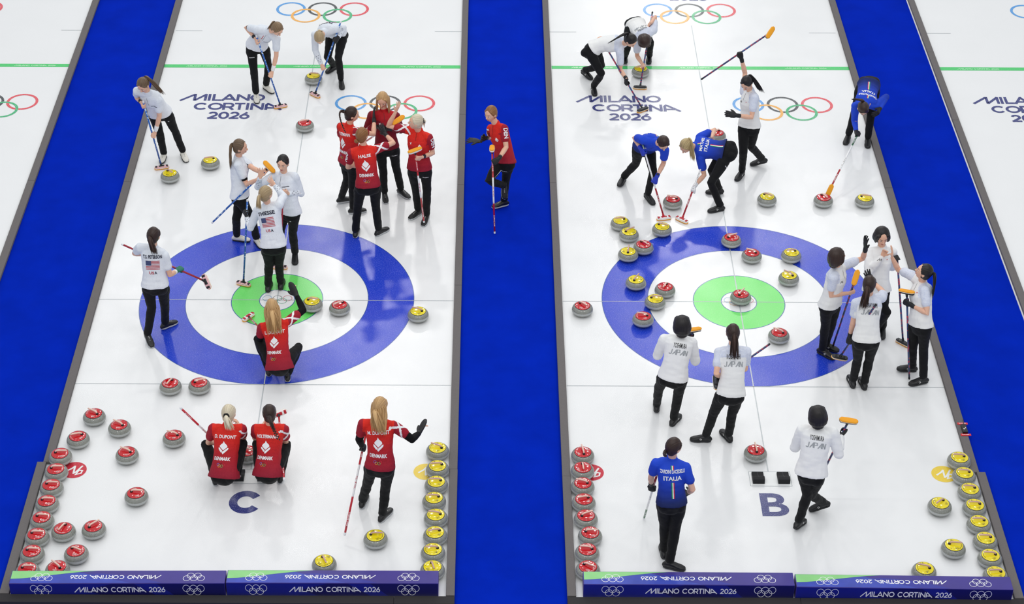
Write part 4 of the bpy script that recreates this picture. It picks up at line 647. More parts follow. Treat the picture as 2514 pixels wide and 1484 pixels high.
    for H,K,A in (('RH','RK','RA'),('LH','LK','LA')):
        x,y,d=frame(0); o=(j[H]-j['PEL'])
        b.ball(j[H]-y*.030-d*.055-o*.12,(.080,.078,.085),(x,y,d))
        up=j[H]-j[K]; dn=j[A]-j[K]
        back=-(up.normalized()+dn.normalized()); back=back if back.length>.1 else frame(0)[1]
        h1=j[H]-o*.18
        b.tube([h1,j[H].lerp(j[K],.25),j[H].lerp(j[K],.62),j[K],j[K].lerp(j[A],.3),j[K].lerp(j[A],.62),j[A]+(j[K]-j[A])*.05],[.090,.088,.071,.060,.059,.054,.052],n=14)
    nz=lambda co:(vnoise(co*13.0)*.010+vnoise(co*31.0+7)*.005)
    trs=b.remesh('trousers',BLACKCLOTH,body,vox=.0085,sm=6,org=org,disp=nz)
    # ---- shoes
    for A,base,fd,fu,fx in feet:
        st=cfg.get('shoe','black'); su,so,la=(SHW,SOLEB,LACEB) if st=='white' else (SHB,SOLEG if st=='blackgrey' else SOLEB,LACEW if st=='blackgrey' else LACEB)
        m=MB(); secs=[]
        for t,w,h,zc in ((-.062,.026,.022,.036),(-.045,.036,.036,.044),(0,.040,.046,.050),(.05,.041,.036,.044),(.10,.045,.026,.034),(.145,.043,.020,.028),(.178,.030,.014,.022)):
            secs.append((base+fd*t+fu*zc,fx,fu,w,h))
        m.loft(secs,n=16,p=2.4); m.tube([base+fu*.06-fd*.005,base+fu*.095-fd*.008],[(.036,.042),(.037,.044)],flat=fx,n=14)
        sh=m.build('shoe',su,body,org=org)
        m=MB(); vs=[];fs=[]; pr=[(-.070,.0),(-.062,.026),(-.03,.038),(.03,.038),(.09,.047),(.14,.046),(.18,.033),(.195,.0)]
        out=[(t,w) for t,w in pr]+[(t,-w) for t,w in pr[-2:0:-1]]; n=len(out)
        for z in (.0,.020): vs+=[base+fd*t+fx*w+fu*z for t,w in out]
        fs=[tuple(range(n))[::-1],tuple(range(n,2*n))]+[(i,(i+1)%n,n+(i+1)%n,n+i) for i in range(n)]
        m.add(vs,fs); m.build('sole',so,sh,smooth=False,org=org,bevel=.004,seg=1)
        if kind_emb(cfg):
            m=MB()
            for sx in (-1,1):
                c=base+fd*.062+fx*sx*.0405+fu*.046; m.tube([c+(fd*math.cos(a)*.013+fu*math.sin(a)*.010) for a in [i*math.pi/5+.5 for i in range(9)]],.0028,n=6)
            m.build('shoe_emblem',LACEW,sh,org=org)
        m=MB()
        for q,t in enumerate((.045,.062,.079,.096)): zt=(.080,.073,.066,.0595)[q]; m.tube([base+fd*t+fx*-.022+fu*(zt-.012),base+fd*(t+.004)+fu*(zt+.002),base+fd*t+fx*.022+fu*(zt-.012)],[.0026]*3,n=6)
        m.build('laces',la,sh,org=org)
    # ---- shirt
    kind=cfg['shirt']; longs=cfg.get('sleeve','short')=='long'; jk=.012 if kind=='jpnj' else (.003 if kind=='denj' else 0)
    b=MB(); secs=[]
    hem=cfg.get('hem',-.05); cb=.016 if hem<-.1 else 0; lowr=[(hem,.180+cb,.134+cb),(hem+.06,.174+cb,.130+cb)]
    for t,rx,ry in tuple(lowr)+((max(.14,hem+.1),.160,.122),(.28,.146,.112),(.45,.143,.110),(.65,.154,.120),(.82,.162,.112),(.92,.148,.088),(.99,.085,.07)):
        x,y,d=frame(t); secs.append((spine(t)+y*(.012 if .55<t<.8 else (-.012 if t<.1 else 0)),x,y,rx+jk,ry+jk))
    b.loft(secs,n=24,p=2.3,cap=False)
    nd2=(nd*.6+T*.4).normalized(); b.tube([j['NK']-T*.05,j['NK']-nd2*.005,j['NK']+nd2*.036],[.072,.068,.060],n=16)
    for S,E,W,sd in (('RS','RE','RW',1),('LS','LE','LW',-1)):
        b.tube([j['NK']-T*.035-Rs*-.02*sd,j['NK'].lerp(j[S],.6)-T*.012,j[S]-T*.006],[.066,.062,.060+jk/2],n=14)
        if longs: b.tube([j[S]-T*.005,j[S].lerp(j[E],.4),j[E],j[E].lerp(j[W],.3),j[E].lerp(j[W],.7),j[E].lerp(j[W],.93)],[.064+jk*.6,.058+jk*.8,.051+jk*.8,.047+jk*.8,.037+jk*.6,.034+jk*.4],n=14); b.ball(j[E],.050+jk*.8); b.ball(j[E].lerp(j[S],.12),.050+jk*.8)
        else: b.tube([j[S]-T*.005,j[S].lerp(j[E],.3),j[S].lerp(j[E],.58)],[.066,.061,.060],n=14)
    a3=np.array(T)
    def fold(co):
        ax=np.array(T); q=co.copy(); al=co@ax; per=co-np.outer(al,ax); q=per*11+np.outer(al,ax)*20
        return vnoise(q)*.006+vnoise(per*26+np.outer(al,ax)*9)*.006+vnoise(per*9+np.outer(al,ax)*34+5)*.005
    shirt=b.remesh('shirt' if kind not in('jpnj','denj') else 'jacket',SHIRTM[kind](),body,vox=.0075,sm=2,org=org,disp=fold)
    co=vco(shirt.data)+np.array(org)
    # attributes
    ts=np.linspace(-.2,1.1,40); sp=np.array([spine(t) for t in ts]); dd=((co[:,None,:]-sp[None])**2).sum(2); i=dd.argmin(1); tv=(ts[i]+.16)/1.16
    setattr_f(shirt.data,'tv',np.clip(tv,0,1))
    best=np.full(len(co),9.0); sv=np.zeros(len(co)); lat=np.sqrt(dd.min(1))
    for S,E,W in (('RS','RE','RW'),('LS','LE','LW')):
        A=np.array(j[S]);tot=.275
        for P0,P1,o,ln in (((j[S],j[E],0,.275),(j[E],j[W],.275,.245)) if longs else ((j[S],j[E],0,.275),)):
            p0=np.array(P0);p1=np.array(P1);u=p1-p0; t=np.clip(((co-p0)@u)/(u@u),0,1); d=np.linalg.norm(co-p0-t[:,None]*u,axis=1)
            mk=d<best; best=np.where(mk,d,best); sv=np.where(mk,(o+t*ln)/(.52 if longs else .30),sv)
    xr=np.abs((co-np.array(j['NK']))@np.array(Rs)); 
    along=sv
    isl=((best<.085)&((along>.22 if not kind.startswith('jpn') else along>-.1)|(xr>.175))&(lat>.10)&(best<lat*1.0)&((lat>.168)|(along<.3)|longs)).astype(float)
    if kind=='jpn':   # pale patterned yoke and sleeves
        isl=np.maximum(isl,((tv>.80)&(((co-sp[i])@np.array(frame(.8)[1]))<.02)).astype(float))
    if kind=='den':     # crossed white bands on the right sleeve
        A=np.array(j['RS']); B=np.array(j['RE']); u=(B-A)/np.linalg.norm(B-A); f0=np.array([.1,-.6,.8])+np.array(Rs)*.5; f0-=u*(f0@u); f0/=np.linalg.norm(f0); g0=np.cross(u,f0)
        r=co-A; al=(r@u)/.16; th=np.arctan2(r@g0,r@f0); cross=(np.abs(np.abs(al-.35)-np.abs(th)*.42)<.13)
        near=(np.linalg.norm(r-np.outer(r@u,u),axis=1)<.095)&(al>-.25)
        sv=np.where(cross&near,.45,.1); isl=np.where(near&cross,1,isl)
    if kind=='denj': sv=np.clip(along,0,1)
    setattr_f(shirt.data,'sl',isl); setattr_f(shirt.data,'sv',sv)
    # arms that wear a black under-layer, gloves, bands
    for S,E,W,M,sd,kk in (('RS','RE','RW','RM',1,'R'),('LS','LE','LW','LM',-1,'L')):
        if kk in cfg.get('armblack',''):
            m=MB(); m.tube([j[S].lerp(j[E],.5),j[S].lerp(j[E],.9),j[E],j[E].lerp(j[W],.35),j[E].lerp(j[W],.8),j[W]],[.050,.046,.044,.043,.034,.030],n=16); m.ball(j[E],.045); m.build('under_sleeve',BLACKKNIT,body,org=org)
        gl=cfg.get('g'+kk)
        if gl:
            m=MB(); gm={'b':GLOVEB,'w':GLOVEW,'t':GLOVET,'bl':GLOVEBL}[gl]; onb=kk in cfg.get('on','') and axis is not None
            pose=cfg.get(kk,'relax')
            if onb: hand(m,j[W],j[M],j[E],axis,'grip',sd,scale=1.32,pn=V(cfg['n'+kk]) if 'n'+kk in cfg else None)
            else: hand(m,j[W],j[M],j[E],None,'open',sd,scale=1.3,curl={'open':0.05,'relax':.45,'fist':1.0,'mitten':.5}[pose],pn=V(cfg['n'+kk]) if 'n'+kk in cfg else -Rs*sd*.8+frame(.8)[1]*.5,mit=(pose=='mitten'))
            m.tube([j[E].lerp(j[W],.80),j[E].lerp(j[W],.9),j[W]+(j[M]-j[W])*.2],[.031,.032,.030],n=12)
            m.remesh('glove',gm,body,vox=.0055,sm=1,org=org)
        if kk in cfg.get('band',''):
            m=MB(); m.tube([j[E].lerp(j[W],.66),j[E].lerp(j[W],.92)],[.0335,.0295],n=16); m.build('wristband',WRISTW,body,org=org)
        if kk in cfg.get('watch',''):
            m=MB(); c=j[E].lerp(j[W],.86); d=(j[W]-j[E]).normalized(); m.tube([c-d*.009,c+d*.009],[.0305,.0295],n=16,cap=True); 
            q=V((0,-.6,.7)); q=(q-d*q.dot(d)).normalized(); m.box(c+q*.031,(.03,.03,.01),(q.cross(d),d,q)); m.build('watch',WATCH,body,org=org)
        if kk in cfg.get('tape',''):
            m=MB(); m.tube([j[S].lerp(j[E],.5),j[S].lerp(j[E],.72)],[.046,.043],n=16); m.build('arm_tape',BLACKKNIT,body,org=org)
    # ---- printed graphics projected on the shirt
    me=shirt.data; cw=co; polys=[tuple(p.vertices) for p in me.polygons]
    bvh=BVHTree.FromPolygons([V(c) for c in cw],polys)
    tbv=None
    def decal(name,vf,m,t,side='back',x0=0,y0=0,rot=0,off=.0028,grid=.012,parent=shirt,bv=None,frm=None,zoff=0):
        vs,fs=vf; c,s=math.cos(rot),math.sin(rot)
        bm=bmesh.new(); bw=[bm.verts.new((v[0]*c-v[1]*s+x0,v[0]*s+v[1]*c+y0,v[2])) for v in vs]
        for f in fs:
            try: bm.faces.new([bw[i] for i in f])
            except ValueError: pass
        xs=[v.co.x for v in bm.verts]; ys=[v.co.y for v in bm.verts]
        for ax,(a0,a1) in ((0,(min(xs),max(xs))),(1,(min(ys),max(ys)))):
            q=a0+grid
            while q<a1:
                pc=[0,0,0]; pc[ax]=q; pn=[0,0,0]; pn[ax]=1
                bmesh.ops.bisect_plane(bm,geom=bm.verts[:]+bm.edges[:]+bm.faces[:],plane_co=pc,plane_no=pn); q+=grid
        sgn=-1 if side=='back' else 1
        kill=[]
        for v in bm.verts:
            x,y=v.co.x,v.co.y
            if frm is None:
                tt=t+y/tl; fx_,fy_,fz_=frame(tt); o=spine(tt)
                dirn=fy_*sgn; rt=fx_*(1 if side=='back' else -1)
                o=o+rt*x
            else: o,rt,upv,dirn=frm; o=o+rt*x+upv*y
            hit,nn,_,_=(bv or bvh).ray_cast(o+dirn*.35,-dirn,.6)
            if hit is None: kill.append(v); continue
            v.co=hit+dirn*(off+v.co.z)-org
        bmesh.ops.delete(bm,geom=kill,context='VERTS')
        mm=bpy.data.meshes.new(name); bm.to_mesh(mm); bm.free(); mm.materials.append(m); o=bpy.data.objects.new(name,mm); COL.objects.link(o); o.parent=parent
        return o
    if 'thigh' in cfg:
        tb=BVHTree.FromPolygons([V(c)+org for c in vco(trs.data)],[tuple(p.vertices) for p in trs.data.polygons])
        for sd,tx,tt in cfg['thigh']:
            H,K=j[sd+'H'],j[sd+'K']; u=(H-K).normalized(); fwd=frame(0)[1]*.6+V((0,-.7,.3)); fwd=(fwd-u*fwd.dot(u)).normalized(); rt=u.cross(fwd)
            if tx: decal('thigh_lettering',fit_text(tx,.0105*len(tx),.015),PW,0,'front',frm=(H.lerp(K,max(tt,.3)),rt,u,fwd),bv=tb,parent=trs,off=.003)
    ctx=dict(j=j,frame=frame,spine=spine,decal=decal,tl=tl,body=body,org=org,T=T,Rs=Rs)
    graphics(cfg,ctx)
    return ctx
def HM(k): return hairmat('hair_'+k,*HAIR[k])
def make_hair(cfg,j,C,X,Yf,Zu,s,body,org):
    col,style=cfg['hair']; hm=HM(col); L=lambda x,y,z:C+(X*x+Yf*y+Zu*z)*s
    rnd=random.Random(hash(cfg['label'])%1000 if False else len(cfg['label'])*7)
    b=MB()
    if style=='bob':
        if cfg.get('fringe',1): b.ball(L(0,-.022,.020),(.103*s,.108*s,.116*s),(X,Yf,Zu),n=26,k=18)
        else: b.ball(L(0,-.034,.030),(.100*s,.100*s,.104*s),(X,Yf,Zu),n=26,k=18)
        b.loft([(L(0,-.028,.02),X,Yf,.107,.100),(L(0,-.034,-.03),X,Yf,.113,.095),(L(0,-.042,-.075),X,Yf,.103,.080),(L(0,-.05,-.100),X,Yf,.074,.056)],n=22)
        for sx in (-1,1): b.loft([(L(sx*.064,.036,.070),X,Yf,.026,.026),(L(sx*.086,.022,.02),X,Yf,.017,.034),(L(sx*.089,.014,-.035),X,Yf,.015,.034),(L(sx*.080,.008,-.072),X,Yf,.012,.026)],n=12)
        if cfg.get('fringe',1): b.loft([(L(-.04,.062,.080),X,Zu,.03,.012),(L(0,.073,.078),X,Zu,.03,.012),(L(.04,.062,.080),X,Zu,.03,.012)],n=10)
    else:
        b.ball(L(0,-.020,.019),(.0825*s,.0965*s,.111*s),(X,Yf,Zu),n=26,k=18)
        b.ball(L(0,-.045,-.035),(.066,.058,.062),(X,Yf,Zu),n=18,k=12)
        for sx in (-1,1): b.loft([(L(sx*.036,.040,.080),X,Yf,.022,.012),(L(sx*.060,.032,.060),X,Yf,.014,.016),(L(sx*.070,.024,.040),X,Yf,.010,.020),(L(sx*.0765,.008,.018),X,Yf,.008,.024)],n=10)
    Cn=np.array(C); Xn,Yn,Zn=np.array(X),np.array(Yf),np.array(Zu)
    def strands(co):
        q=co-Cn; x=q@Xn; y=q@Yn; z=q@Zn
        if style=='bob': a=np.arctan2(y+.02,x)*9; e=z*8
        else: a=np.arctan2(x,z+.02)*11; e=y*9      # combed back towards the tie
        return a,e
    def disp(co):
        a,e=strands(co); return vnoise(np.stack([a*1.1,e*.2,a*0],1))*.0035
    h=b.remesh('hair',hm,body,vox=.0065,sm=1,org=org,disp=disp)
    co=vco(h.data)+np.array(org); a,e=strands(co); setattr_f(h.data,'hu',a*.11); setattr_f(h.data,'hv',e*.1)
    def locks(name,paths,rad,m=hm):
        """bundle of tapered strands; paths: list of point lists"""
        mb=MB(); sv=[]
        for p in paths:
            n0=len(mb.v); k=len(p); mb.tube(p,[rad*(.6+.4*math.sin(math.pi*min(1,(i/(k-1))*1.0+.25)))*(1 if i<k-1 else .25) for i in range(k)],n=6); sv+=[rnd.random()]*(len(mb.v)-n0)
        o=mb.build(name,m,h,org=org); setattr_f(o.data,'hu',np.array(sv)*7); return o
    def curve(a,bb,d0,sag,k=8):
        """from a, leaving along d0, to bb, with sag"""
        out=[]
        ln=(bb-a).length
        for i in range(k+1):
            t=i/k; p=a*(1-t)**2+(a+d0*ln*.55)*2*t*(1-t)+bb*t*t; out.append(p)
        return out
    HT=j.get('HT')
    if style in('tail','tailscrunch','longtail','braid','shorttail'):
        tie=L(0,-.112,cfg.get('tie',.03)) if HT is not None else None
        if 'tiep' in cfg: tie=L(*cfg['tiep'])
        m=MB(); dz=(tie-L(0,-.04,.01)).normalized()
        if style=='tailscrunch':
            u,w,_=ortho(dz,X); m.tube([tie+(u*math.cos(a)+w*math.sin(a))*.026 for a in [i*math.pi/5 for i in range(11)]],[.013,.010]*5+[.013],n=8); m.build('scrunchie',mat('scrunchie_black','0c0c10',.8),h,org=org)
        else: 
            m.tube([tie-dz*.006,tie+dz*.008],[.0165,.0165],n=12); m.build('hair_tie',mat('hair_tie_dark','1a1416',.6) if col not in('gold','blond','plat') else mat('hair_tie_pale','d8d4c8',.6),h,org=org)
        if style=='braid':
            cv=curve(tie,HT,dz,0,14); mb=MB(); sv=[]
            for i in range(len(cv)-1):
                for sdd in (-1,1):
                    d=(cv[i+1]-cv[i]).normalized(); u=d.cross(Yf); u=u.normalized() if u.length>.1 else X
                    r=.019*(1-.45*i/len(cv)); n0=len(mb.v); cc=cv[i].lerp(cv[i+1],.25 if sdd<0 else .75)+u*sdd*.010
                    ax=ortho((d*.85+u*sdd*-.5),Yf); mb.ball(cc,(r*.75,r*.75,r*1.25),ax,n=10,k=7); sv+=[.2+.6*rnd.random()]*(len(mb.v)-n0)
            o=mb.build('braid',hm,h,org=org); setattr_f(o.data,'hu',np.array(sv)*7)
        else:
            paths=[]; N=110 if style!='longtail' else 170; mc=MB(); cvc=curve(tie,HT.lerp(tie,.12),(dz+V((0,0,.05)))*.32,0,8); rr={'tail':.021,'tailscrunch':.024,'shorttail':.02,'longtail':.030}[style]; mc.tube(cvc,[rr*k for k in (.55,.8,1,1.05,1,.9,.75,.5,.25)],n=12); mo=mc.build('ponytail_core',hm,h,org=org); setattr_f(mo.data,'hu',np.full(len(mo.data.vertices),.35)); spread={'tail':.030,'tailscrunch':.034,'shorttail':.022,'longtail':.058}[style]
            for i in range(N):
                a=rnd.random()*6.28; r=math.sqrt(rnd.random()); u=X*math.cos(a)+Zu*math.sin(a)
                st=tie+u*r*.012; en=HT.lerp(tie,(rnd.random()**2)*(.38 if style=='longtail' else .15))+(X*math.cos(a)*spread*1.2+T_perp(HT-tie,u)*spread*.6)*r+(HT-tie)*(rnd.random()*.22-.16)
                paths.append(curve(st,en,(dz+V((0,0,.05)))*.32+u*.22*(1.4 if style=='longtail' else 1)*r+V((rnd.uniform(-.05,.05),rnd.uniform(-.05,.05),0)),0,8))
            locks('ponytail',paths,.0033)
            if style=='longtail':
                # loose hair falling from the crown over the shoulders
                paths=[]
                for i in range(150):
                    a=-1.45+2.9*i/149+rnd.uniform(-.05,.05); st=L(.080*math.sin(a),-.02-.075*math.cos(a),.055*rnd.uniform(-.3,1))
                    en=HT+(X*math.sin(a)*.075)+(HT-tie)*rnd.uniform(-.62,-.02); out=(X*math.sin(a)-Yf*math.cos(a)*.9)
                    paths.append(curve(st,en,out*.30+V((0,0,-.30)),0,8))
                locks('loose_hair',paths,.0042)
    if style=='bun':
        m=MB(); c=L(*cfg.get('bun',(0,-.115,-.02))); 
        for i in range(5): a=i*1.256; m.ball(c+(X*math.cos(a)+Zu*math.sin(a))*.014,(.022,.02,.018),(X,Yf,Zu),n=12,k=8)
        m.ball(c-Yf*.008,(.02,.018,.02),(X,Yf,Zu)); o=m.build('hair_bun',hm,h,org=org); setattr_f(o.data,'hu',vco(o.data)[:,0]*9+vco(o.data)[:,2]*6)
    if style=='loosefront':
        paths=[]
        for i in range(150):
            sx=-1 if i%2 else 1; f=rnd.random(); st=L(sx*(.052+.028*f)*.95,.035-.09*f,.078-.045*f)
            en=C+X*sx*(.078+.02*rnd.random())*s+Yf*(.015-.10*f)-UP*(.17+.07*rnd.random()); paths.append(curve(st,en,X*sx*.26+Zu*-.05,0,9))
        locks('loose_hair',paths,.0060)
def kind_emb(cfg): return cfg['shirt'] in('jpn','jpnj') or cfg.get('emb')
def T_perp(d,u):
    d=d.normalized() if d.length>1e-5 else V((0,0,1)); w=u-d*u.dot(d); return w
# ------------------------------------------------------------------ shirt graphics
PW=mat('print_white','f4f4f6',.6); PB=mat('print_navy','161a34',.6); PK=mat('print_black','101114',.6); PG=mat('print_grey','a0a4a8',.5); PR=mat('print_red','c81e34',.6); PRED2=mat('print_brick','b8404c',.6); PGR=mat('print_green','16934c',.6); PCB=mat('print_canton','3a4470',.6)
PRC=[mat('print_r%d'%i,c,.6) for i,c in enumerate(['5a7ae0','1c1414','e0303c','f0c030','50b060'])]
FLAME=[[(-.05,.5),(.06,.34),(.22,.22),(.29,.10),(.26,.04),(0,-.2),(-.28,.05),(-.3,.13),(-.22,.24),(-.1,.34)],[(-.38,0),(-.31,.01),(-.03,-.26),(-.15,-.37),(-.36,-.13)],[(.38,0),(.31,.01),(.05,-.22),(-.1,-.36),(.0,-.5),(.36,-.13)]]
def polys2d(pl,k):
    vs=[];fs=[]
    for p in pl: b=len(vs); vs+=[(x*k,y*k,0) for x,y in p]; fs.append(tuple(range(b,b+len(p))))
    return vs,fs
def fit_text(txt,w,h,bold=.03):
    v,f=text2d(txt,1,0,1,bold); xs=[a[0] for a in v]; ys=[a[1] for a in v]; kx=w/(max(xs)-min(xs)); ky=h/(max(ys)-min(ys)); cx=(max(xs)+min(xs))/2; cy=(max(ys)+min(ys))/2
    return [((a[0]-cx)*kx,(a[1]-cy)*ky,0) for a in v],f
def rect(x0,x1,y0,y1): return [(x0,y0,0),(x1,y0,0),(x1,y1,0),(x0,y1,0)],[(0,1,2,3)]
def graphics(cfg,c):
    D=c['decal']; k=cfg['shirt']; nm=cfg.get('name'); j=c['j']
    if k in('den','denj'):
        if nm:
            w=min(.25,.034*len(nm)); D('name_lettering',fit_text(nm,w,.042),PW,.80)
            D('flame_emblem',polys2d(FLAME,.155),PW,.55); D('country_lettering',fit_text('DENMARK',.20,.042),PW,.30)
            for m,vf in zip(PRC,rings5(.016,.0035,.033,.015)): D('ring_emblem',vf,m,.15,zoff=0)
        if cfg.get('front'):
            D('flame_emblem',polys2d(FLAME,.075),PW,.66,'front',x0=.065); D('chest_emblem',polys2d([[(-.3,-.3),(.3,-.1),(0,.0),(.3,.35),(-.1,.2),(-.35,.3),(-.15,0)]],.05),PW,.72,'front',x0=-.07)
            m=MB(); o=c['spine'](.96)+c['frame'](.95)[1]*.075; D('zip',rect(-.002,.002,-.05,.06),PK,.9,'front')
        if cfg.get('den'):
            d=(j['LE']-j['LS']).normalized(); lat=(-c['Rs']*.75+V((0,-.35,.55))); lat=(lat-d*lat.dot(d)).normalized()
            D('sleeve_lettering',fit_text('DEN',.145,.062),PW,0,'front',frm=(j['LS'].lerp(j['LE'],.28),d,lat.cross(d)*1.0,lat),off=.004)
    elif k in('usa','usal'):
        if nm:
            D('name_lettering',fit_text(nm,.24,.046,.035),PB,.80)
            st=[rect(-.088,.088,-.056+i*.0172,-.056+i*.0172+.0088) for i in range(7)]; vs=[];fs=[]
            for v,f in st: b=len(vs); vs+=v; fs+=[tuple(b+q for q in g) for g in f]
            D('flag_stripes',(vs,fs),PRED2,.585); v,f=rect(-.088,-.018,-.004,.056); D('flag_canton',([(a[0],a[1],.0008) for a in v],f),PCB,.585)
            D('country_lettering',fit_text('US',.062,.036),PRED2,.385,x0=-.018); D('country_lettering',fit_text('A',.034,.036),PB,.385,x0=.034)
        if cfg.get('front'):
            D('chest_lettering',fit_text('Columbia',.10,.016),PB,.70,'front',x0=.075); D('zip',rect(-.0018,.0018,-.07,.05),PB,.87,'front')
            if cfg.get('zipred'): D('collar_stripe',rect(-.03,-.022,-.05,.03),PR,.86,'front')
        if cfg.get('sleeve')=='long':
            for E,W,sgn in (('RE','RW',1),('LE','LW',-1)):
                if nm and W=='LW' : pass
                d=(j[W]-j[E]).normalized(); f0=V((0,-.7,.6)); f0=(f0-d*f0.dot(d)).normalized(); s=d.cross(f0)
                vs=[];fs=[]
                for q,(a,x) in enumerate(((0,.0),(.03,.022),(.033,-.02),(.065,.002),(.098,.02),(.10,-.014))):
                    for n5 in range(5):
                        t0=math.radians(90+72*n5); 
                    star=[]
                    for n5 in range(10): rr=.011 if n5%2==0 else .0048; t0=math.radians(90+36*n5); star.append((rr*math.cos(t0)+x,rr*math.sin(t0)-a,0))
                    star2=[((p[0]-x)*.6+x,(p[1]+a)*.6-a,0) for p in star]
                    b=len(vs); vs+=star+star2; fs+=[(b+i,b+(i+1)%10,b+10+(i+1)%10,b+10+i) for i in range(10)]
                D('cuff_stars',(vs,fs),PB,0,'front',frm=(j[E].lerp(j[W],.86),s,d,f0),off=.003,grid=.02)
    elif k in('jpn','jpnj'):
        if nm:
            D('name_lettering',fit_text(nm,.16,.052,.01),PK,.80)
            v=[];f=[]
            lets={'J':[[(.1,.2),(.2,.02),(.45,.02),(.55,.2),(.65,1)]],'A':[[(0,0),(.75,1),(.75,0)],[(.3,.35),(.75,.35)]],'P':[[(0,0),(.0,1),(.6,1),(.65,.55),(.2,.5)]],'N':[[(0,0),(.1,1),(.6,0),(.7,1)]]}
            x=0
            for ch in 'JAPAN':
                for st in lets[ch]:
                    for o,wd in ((0,.085),(.14,.05)):
                        a,bq=stroke2d([((p[0]+x+o)*.052,(p[1]-.5)*.055) for p in st],wd*.075,z=o*.0005); b=len(v); v+=a; f+=[tuple(b+i for i in q) for q in bq]
                x+=.88
            mx=(max(a[0] for a in v)+min(a[0] for a in v))/2; v=[(a[0]-mx,a[1],a[2]) for a in v]
            D('country_lettering',(v,f),PG,.645)
        if cfg.get('front'):
            D('flag_patch',rect(-.016,.016,-.011,.011),PW,.76,'front',x0=.06,off=.003); v,f=disc2d(0,0,.007,16,.001); D('flag_disc',(v,f),PR,.76,'front',x0=.06,off=.0032)
            vs,fs=stroke2d([(-.03,-.014),(-.012,.012),(.0,-.008),(.012,.014),(.02,-.012)],.005); D('chest_emblem',(vs,fs),PK,.72,'front',x0=-.055)
            D('collar_placket',rect(-.002,.002,-.05,.04),PK,.90,'front')
    elif k=='ita':
        if nm:
            D('name_lettering',fit_text(nm,min(.27,.030*len(nm)+.03),.044),PW,.80); D('country_lettering',fit_text('ITALIA',.20,.048),PW,.64)
            for x,m in ((-.011,PGR),(0,PW),(.011,PR)):
                for y0,y1 in ((-.27,-.085),(-.065,-.055),(.055,.10)): D('tricolour_stripe',rect(x-.0055,x+.0055,y0,y1),m,.72)
        if cfg.get('front'): D('chest_emblem',polys2d([[(-.5,-.5),(.1,-.5),(.5,.5),(-.1,.5)]],.03),PW,.74,'front',x0=-.06); D('zip',rect(-.0018,.0018,-.05,.05),PK,.88,'front')
# ------------------------------------------------------------------ brooms
def broommat(kind):
    n='shaft_'+kind
    if n in MATS: return MATS[n]
    m,N,L,b=newmat(n); b.inputs['Roughness'].default_value=.28; b.inputs['Coat Weight'].default_value=.3
    tc=N.new('ShaderNodeTexCoord'); sp=N.new('ShaderNodeSeparateXYZ'); L.new(tc.outputs['Object'],sp.inputs[0])
    mr=N.new('ShaderNodeMapRange'); mr.inputs[1].default_value=0; mr.inputs[2].default_value=1.2; L.new(sp.outputs['Z'],mr.inputs[0])
    st={'usab':[(0,'0e4fa8'),(1,'1466c0')],'usar':[(0,'a01428'),(1,'a81830')],'den':[(0,'c01828'),(.33,'c01828'),(.34,'f2f2f4'),(.64,'f2f2f4'),(.65,'c8182c'),(1,'c8182c')],
     'ita':[(0,'b01c2c'),(.36,'b01c2c'),(.37,'f4f4f4'),(.78,'f4f4f4'),(.79,'0f6a3c'),(1,'0f6a3c')],'jpn':[(0,'1a2a5c'),(.35,'27508c'),(.5,'1c2a58'),(.8,'2a4a80'),(1,'1a2240')]}[kind]
    r=N.new('ShaderNodeValToRGB'); e=r.color_ramp.elements; e[0].position=st[0][0]; e[0].color=lin(st[0][1]); e[1].position=1; e[1].color=lin(st[-1][1])
    for p,c in st[1:-1]: q=e.new(p); q.color=lin(c)
    L.new(mr.outputs[0],r.inputs['Fac']); out=r.outputs['Color']
    n1=N.new('ShaderNodeTexNoise'); n1.inputs['Scale'].default_value={'jpn':26,'usab':40,'usar':30,'den':26,'ita':30}[kind]; n1.inputs['Detail'].default_value=4
    L.new(tc.outputs['Object'],n1.inputs['Vector'])
    thr={'jpn':.55,'usab':.60,'usar':.66,'den':.66,'ita':.66}[kind]
    q=N.new('ShaderNodeMath'); q.operation='GREATER_THAN'; q.inputs[1].default_value=thr; L.new(n1.outputs['Fac'],q.inputs[0])
    mx=N.new('ShaderNodeMixRGB'); L.new(q.outputs[0],mx.inputs[0]); L.new(out,mx.inputs[1]); mx.inputs[2].default_value=lin({'jpn':'b8304a','usab':'d8ecfa','usar':'4a1020','den':'8a1020','ita':'5a1420'}[kind]); out=mx.outputs[0]
    L.new(out,b.inputs['Base Color']); MATS[n]=m; return m
PADO=mat('pad_orange','f2a41c',.7,bump=.2,bscale=200); PADW=mat('pad_side','f0ece4',.6); HPK=mat('brush_pink','e6b4b8',.45,var=.2,vscale=60); HWH=mat('brush_white','f0eeee',.4); HBK=mat('brush_black','141518',.35); HRD=mat('brush_red','c01c2c',.4); CAPW=mat('end_cap_white','e4e6ea',.4); CAPB=mat('end_cap_black','16181e',.4)
BSTY={'usab':(HPK,HBK,CAPW),'usar':(HPK,HBK,CAPW),'den':(HWH,HRD,CAPW),'ita':(HWH,HRD,CAPW),'jpn':(HBK,mat('brush_grey','3c3e44',.4),CAPB)}
